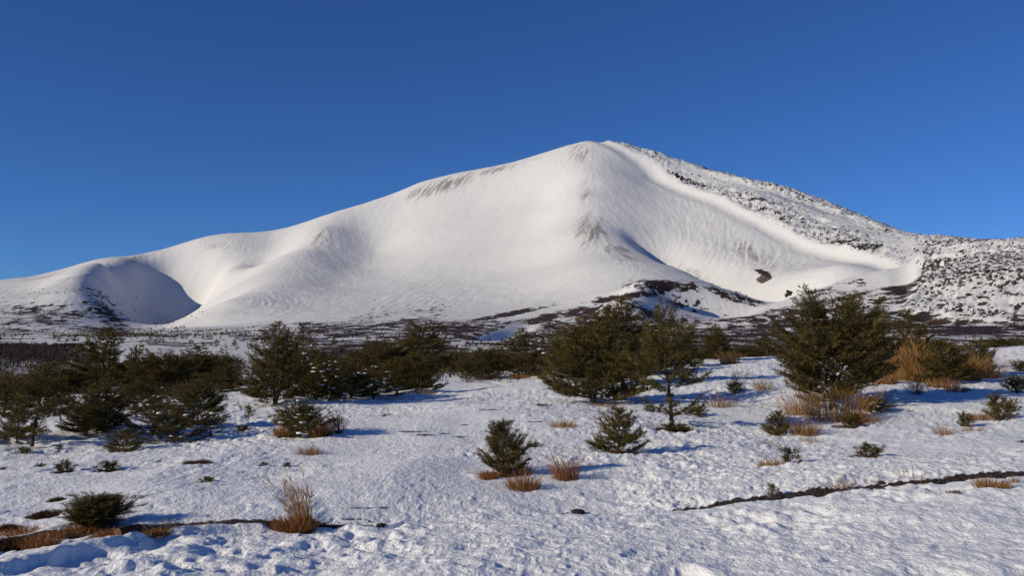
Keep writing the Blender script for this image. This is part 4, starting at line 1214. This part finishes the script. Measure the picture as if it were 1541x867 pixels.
# ---- stones, log, gravel
M_LAVA, _nt, _b = new_mat('lava_rock', 0.9)
_geo = N(_nt, 'ShaderNodeNewGeometry')
_sep = N(_nt, 'ShaderNodeSeparateXYZ')
_nt.links.new(_geo.outputs['Normal'], _sep.inputs[0])
_rk = mix(_nt, tex_noise(_nt, 0.4, 4), (0.022, 0.020, 0.021), (0.085, 0.070, 0.062))
_cap = ramp(_nt, 0.70, 0.80, math_node(_nt, 'ADD', _sep.outputs['Z'], math_node(_nt, 'MULTIPLY', math_node(_nt, 'SUBTRACT', tex_noise(_nt, 0.25, 3), 0.5), 0.9)))
_nt.links.new(mix(_nt, _cap, _rk, SNOW), _b.inputs['Base Color'])
M_CRAG = barky('crag_rock', (0.05, 0.04, 0.035), (0.20, 0.155, 0.12), 0.2)
M_STONE = barky('dark_stone', (0.018, 0.015, 0.014), (0.06, 0.047, 0.04), 25)

def stone_mesh(name, size, seed, levels=2, rough=0.25):
    bm = bmesh.new()
    bmesh.ops.create_icosphere(bm, subdivisions=levels + 1, radius=1.0)
    rng = np.random.default_rng(seed)
    o_ = rng.uniform(0, 50, 3)
    for v in bm.verts:
        c = v.co.copy()
        n1 = float(noise(np.array([c.x * 1.3 + o_[0] + c.z]), np.array([c.y * 1.3 + o_[1] - c.z]), seed)[0])
        n2 = float(noise(np.array([c.x * 3.1 + o_[1] - c.z * 2]), np.array([c.y * 3.1 + o_[2] + c.z * 2]), seed + 1)[0])
        k = 1 + rough * n1 + rough * 0.5 * n2
        v.co = Vector((c.x * size[0], c.y * size[1], c.z * size[2])) * k
    me = bpy.data.meshes.new(name)
    bm.to_mesh(me)
    bm.free()
    return me

for px_, py_, w_, h_, lab in (
        (1328, 732, 13, 8, 'round dark stone on the bank edge among pale stalks'),
        (1178, 747, 20, 6, 'longest flat black stone on the bank edge'),
        (1197, 746, 11, 5, 'small black stone at the end of the longest flat one'),
        (1022, 760, 5, 4, 'tiny black stone alone on the bank edge'),
        (870, 773, 18, 5, 'flat dark stone at the end of the thin dark bank line'),
        (573, 793, 13, 5, 'dark stone in the snow beyond the end of the black gravel'),
        (545, 795, 8, 4, 'little dark stone at the end of the black gravel')):
    x, y, z = stand(px_, py_)
    k = y / F_PX
    o = link('lava_stone', stone_mesh('lava_stone', (w_ * k * 0.55, w_ * k * 0.5, h_ * k * 0.8), int(px_)), M_STONE)
    o.location = (x, y + 0.03, z)
    o['label'] = lab; o['category'] = 'stone'; o['group'] = 'dark stones along the bank edge'

x, y, z = stand(192, 807)
log = thing('cut_log', 'short cut log end lying in the brown grass behind the snow bank', 'log', (x, y, z + 0.05), R(62))
g = Geo()
g.tube(np.array([[-0.12, 0, 0], [0, 0.0, 0.01], [0.12, 0, 0.0], [0.15, 0, 0]]), 0.055, 0.05, 10)
link('bark', g.mesh('log_bark', True, False), barky('log_bark', (0.02, 0.012, 0.01), (0.07, 0.04, 0.028), 30), log)
g = Geo()
th_ = np.arange(10) * 0.6283
g.add(np.vstack([[[-0.123, 0, 0]], np.stack([np.full(10, -0.122), 0.053 * np.cos(th_), 0.053 * np.sin(th_)], 1)]), [(0, 1 + k, 1 + (k + 1) % 10) for k in range(10)])
link('cut_face', g.mesh('log_cut_face', False, False), barky('cut_wood', (0.07, 0.038, 0.025), (0.16, 0.09, 0.055), 60), log)

g = Geo()
rng = np.random.default_rng(5)
for n_, x0, x1, s0, s1 in ((420, 320, 500, 0.010, 0.035), (130, 500, 580, 0.008, 0.022), (500, 800, 935, 0.008, 0.024), (320, 930, 1070, 0.006, 0.018), (420, 1060, 1240, 0.008, 0.028), (130, 1240, 1335, 0.007, 0.018), (450, 1335, 1545, 0.009, 0.03), (200, 0, 320, 0.01, 0.03)):
    for k in range(n_):
        pxx = rng.uniform(x0, x1)
        i = np.interp(pxx, [-400, 0, 240, 480, 800, 1080, 1330, 1541, 1950], [10.0, 10.2, 10.6, 11.2, 11.9, 12.6, 13.2, 13.6, 14])
        yy = i - 0.05 + abs(rng.normal(0, 0.14)) + (rng.uniform(0, 0.12) if pxx > 1335 else 0)
        xx = (pxx - W_PX / 2) / F_PX * yy
        s = rng.uniform(s0, s1)
        g.add(ICO_V * (1 + rng.uniform(-0.3, 0.3, (12, 1))) * [s, s, s * 0.8] + [xx, yy, 0], ICO_F, 0)
V = np.vstack(g.v)
cx = V.reshape(-1, 12, 3)[:, :, 0].mean(1); cy = V.reshape(-1, 12, 3)[:, :, 1].mean(1)
V[:, 2] += np.repeat(land(cx, cy) + near_relief(cx, cy)[0], 12) + 0.004
o = link('gravel', mesh_from_arrays('gravel', V, np.vstack(g.f), False), M_STONE)
o['kind'] = 'stuff'
o['label'] = 'black lava gravel along the far edge of the snow bank'

# stray stems poking through the crust
g = Geo()
rng = np.random.default_rng(12)
n_ = 420
dd = 12 + 34 * rng.random(n_) ** 1.3
xx = (rng.uniform(-20, 1560, n_) - W_PX / 2) / F_PX * dd
keep = fbm(xx / 2.5, dd / 4, 2, 93) > -0.05
xx, dd = xx[keep], dd[keep]
zz = land(xx, dd) + near_relief(xx, dd)[0]
for k in range(len(xx)):
    hgt = rng.uniform(0.05, 0.22)
    a_ = rng.uniform(0, 6.28); l_ = rng.uniform(0.1, 0.7)
    tip = np.array([math.cos(a_) * l_ * hgt - 0.2 * hgt, math.sin(a_) * l_ * hgt, hgt])
    g.tube(np.array([[0, 0, -0.02], tip * [0.4, 0.4, 0.6], tip]) + [xx[k], dd[k], zz[k]], 0.00022 * dd[k], 0.00010 * dd[k], 3)
o = link('stray_stems', g.mesh('stray_stems', False, False), M_TWIG)
o['kind'] = 'stuff'
o['label'] = 'single dry stems poking through the snow crust'

# melt hollows with litter round every plant
VX, VY = near_V[:, 0], near_V[:, 1]
soil_ = near_soil.ravel().copy()
for wx_, wy_, wr_, dep_, lit_ in WELLS:
    m = np.nonzero((np.abs(VX - wx_) < 2.2 * wr_) & (np.abs(VY - wy_) < 2.6 * wr_))[0]
    if len(m) == 0:
        continue
    q = np.hypot((VX[m] - wx_) / wr_, (VY[m] - wy_) / (1.15 * wr_)) + 0.35 * fbm(VX[m] / (0.5 * wr_), VY[m] / (0.5 * wr_), 2, int(wr_ * 100) % 50)
    near_V[m, 2] -= dep_ * np.exp(-(q / 0.75) ** 2) - 0.35 * dep_ * np.exp(-((q - 1.15) / 0.35) ** 2)
    soil_[m] = np.maximum(soil_[m], lit_ * np.exp(-(q / 0.8) ** 2))
near_mesh.vertices.foreach_set('co', np.ascontiguousarray(near_V, np.float32).ravel())
near_mesh.attributes['soil'].data.foreach_set('value', np.ascontiguousarray(soil_, np.float32))
near_mesh.update()

# ------------------------------------------------------------------ far off: lava blocks, wood, scattered pines, crags
rng = np.random.default_rng(77)
XF, YF, ZF, LF, PX, PY = (a.ravel() for a in (X, Y, Z, lava, px, py))
seen = (PX > -20) & (PX < 1580) & (YF > 150)

def pick(weight, n):
    w = np.where(seen, weight, 0)
    return rng.choice(len(w), n, p=w / w.sum())

rowgap = np.gradient(rows)[:, None] * np.ones_like(X)
cell = (rowgap * np.hypot(X, Y) * R(67) / 800).ravel()
lobe = LF * (YF < 2600) * np.where(PY > 395, 1.0, 0.7)
upper = LF * (YF >= 2600)
dl, _, _ = line_distance(X, Y, LAVA_EDGE)
rim = np.exp(-(dl.ravel() / 90) ** 2)
g = Geo()
for wgt, n_, lo, hi in ((lobe * cell * (0.3 + 1.2 * (noise(XF / 60, YF / 60, 91) > 0)), 3600, 1.2, 3.6), (lobe * cell * (PY < 425) * (PY > 385), 900, 1.8, 4.0), (upper * cell * (0.1 + 1.6 * rim + 1.4 * rock_shade_band.ravel()) * sstep(960, 1150, PX), 2300, 1.8, 4.6), (upper * cell * sstep(1250, 1400, PX), 800, 2.5, 5.0)):
    for i in pick(wgt, n_):
        s = lo + (hi - lo) * rng.random() ** 2.5
        lump(g, (XF[i] + rng.normal(0, 3), YF[i] + rng.normal(0, 3), ZF[i] + 0.25 * s), s * np.array([rng.uniform(0.7, 1.3), rng.uniform(0.7, 1.3), rng.uniform(0.6, 1.1)]), rng, 0.35)
o = link('lava_blocks', g.mesh('lava_blocks', False, False), M_LAVA)
o['kind'] = 'stuff'
o['label'] = 'dark lava blocks capped with snow over the flow and its steep front'

def on_mountain(px_, py_):
    """Nearest visible grid point of the far land at a pixel."""
    q = (PX - px_) ** 2 + (PY - py_) ** 2
    q = np.where((YF > 150) & (q < 9), YF, 1e9)
    i = int(np.argmin(q))
    return XF[i], YF[i], ZF[i]

for px_, py_, w_, h_, lab, sd in ((1150, 419, 38, 15, 'pale brown crag sticking out of the snow gully', 3), (1188, 443, 20, 14, 'black pointed rock below the pale brown crag', 6)):
    x, y, z = on_mountain(px_, py_)
    k = y / F_PX
    o = link('crag', stone_mesh('crag', (w_ * k * 0.30, w_ * k * 0.22, h_ * k * 0.42), sd, 3, 0.45), M_CRAG if sd == 3 else M_STONE)
    o.location = (x, y, z - 3)
    o['label'] = lab; o['category'] = 'rock'; o['group'] = 'rocks in the snow gully'

# scattered small pines on the plain and in the bowl
spec = np.zeros_like(XF)
spec += (np.abs(PX - 270) < 190) * (PY > 497) * (PY < 560) * (YF > 170) * (YF < 2600) * (0.3 + (noise(XF / 90, YF / 180, 92) > 0.1))
spec += 0.35 * (PX > 420) * (PX < 1500) * (YF > 170) * (YF < 600)
bowl = ((PX - 235) / 70) ** 2 + ((PY - 470) / 32) ** 2 < 1
g = Geo()
def far_pine(c, h, w):
    n_ = 26
    t_ = rng.uniform(0.05, 1, n_)
    a_ = rng.uniform(0, 6.28, n_)
    r_ = w * (1 - t_) ** 0.7
    Pn = np.stack([c[0] + r_ * np.cos(a_) * 0.5, c[1] + r_ * np.sin(a_) * 0.5, c[2] + h * t_ * 0.9], 1)
    An = np.stack([np.cos(a_), np.sin(a_), np.full(n_, 0.5)], 1)
    needles(g, Pn, An, 0.45 * w + 0.1 * h, 0.22 * w, 3, rng, (10, 50))
for i in pick(spec * cell, 700):
    far_pine((XF[i], YF[i], ZF[i] - 0.2), rng.uniform(2.0, 5.0), rng.uniform(0.8, 1.8))
for i in pick(bowl * cell, 130):
    far_pine((XF[i], YF[i], ZF[i] - 0.2), rng.uniform(4, 10), rng.uniform(2, 4))
for i in pick((PX < 300) * (PY > 435) * (PY < 505) * (YF > 2500) * cell, 260):
    far_pine((XF[i], YF[i], ZF[i] - 0.2), rng.uniform(3, 6), rng.uniform(2, 4))
o = link('far_pines', g.mesh('far_pines'), M_NEEDLE)
o['kind'] = 'stuff'
o['label'] = 'small dark pines scattered over the plain and the shaded bowl'

# low leafless scrub where the plain is dark
g = Geo()
sc = scrub.ravel()
lowland = np.clip(sc - 0.35, 0, 1) * (YF > 150) * (YF < 3000) * (LF < 0.2) * np.where(YF < 700, 0.35, 1.0)
ii = pick(lowland * cell, 5200)
dd = YF[ii]
Pn = np.stack([XF[ii] + rng.normal(0, 4, len(ii)), YF[ii] + rng.normal(0, 4, len(ii)), ZF[ii]], 1)
hh_ = rng.uniform(0.4, 1.0, len(ii)) * np.clip(dd / 500, 0.8, 3.4)
for lo_ in range(0, len(ii), 400):
    sl = slice(lo_, lo_ + 400)
    needles(g, Pn[sl], np.tile([[0, 0, 1.0]], (len(Pn[sl]), 1)), float(hh_[sl].mean()), float(hh_[sl].mean()) * 0.5, 7, rng, (15, 75))
o = link('scrub', g.mesh('scrub', False, False), M_TWIGBROWN)
o['kind'] = 'stuff'
o['label'] = 'low brown scrub dotted over the snowy plain'

# brown brush filling the dip behind the snow crest
g = Geo()
for n_ in range(790):
    d_ = 62 + 110 * rng.random() ** 1.2
    pxx = rng.uniform(-40, 900) if n_ < 440 else rng.uniform(1030, 1560)
    if n_ >= 620:
        d_, pxx = (rng.uniform(36, 62), rng.uniform(-40, 340)) if n_ < 720 else (rng.uniform(45, 62), rng.uniform(440, 860))
    x = (pxx - W_PX / 2) / F_PX * d_
    z = ground(x, d_)
    hh = rng.uniform(1.0, 2.3) * (1.0 if n_ < 440 else 0.7 if n_ < 620 else 0.4)
    m = 70
    q = unit(rng.normal(size=(m, 3))) * (rng.uniform(0, 1, (m, 1)) ** 0.4)
    Pn = q * np.array([0.6, 0.6, 0.42]) * hh + np.array([x, d_, z + 0.42 * hh])
    needles(g, Pn, q * np.array([1, 1, 0.4]) + np.array([0, 0, 0.8]), 0.26 * hh, 0.025 + 0.0004 * d_, 1, rng, (0, 35))
o = link('brush', g.mesh('brush'), M_BRUSH)
o['kind'] = 'stuff'
o['label'] = 'dark brown and olive brush in the dip behind the snow crest'

# the bare brown wood
g = Geo()
tris = []
for n_ in range(900):
    if n_ < 780:
        d_ = 110 + 330 * rng.random() ** 0.8
        pxx = rng.uniform(-140, 150)
        if pxx > 90 and rng.random() < (pxx - 90) / 70:
            continue
        ztop = at(pxx, np.interp(pxx, [-120, 0, 60, 100, 150], [514, 516, 518, 526, 545]) + rng.uniform(-2, 16), d_)[2]
        x = (pxx - W_PX / 2) / F_PX * d_
        z = land_at(x, d_)
        hh = min(max(ztop - z, 2.0), 10)
    else:
        d_ = rng.uniform(95, 150)
        pxx = rng.uniform(425, 700)
        x = (pxx - W_PX / 2) / F_PX * d_
        z = land_at(x, d_)
        hh = rng.uniform(2.0, 3.6)
    g.tube(np.array([[x, d_, z - 0.3], [x + rng.normal(0, 0.1), d_, z + 0.55 * hh]]), 0.04, 0.02, 3)
    m = 170
    q = unit(rng.normal(size=(m, 3))) * (rng.uniform(0, 1, (m, 1)) ** 0.4)
    Pn = q * np.array([0.33, 0.33, 0.36]) * hh + np.array([x, d_, z + 0.6 * hh])
    An = q * np.array([1, 1, 0.4]) + np.array([0, 0, 0.7])
    needles(g, Pn, An, 0.15 * hh, 0.03 + 0.0005 * d_, 1, rng, (0, 30))
o = link('bare_wood', g.mesh('bare_wood', False, False), M_TWIGBROWN)
o['kind'] = 'stuff'
o['label'] = 'leafless brown wood below the foot of the mountain'
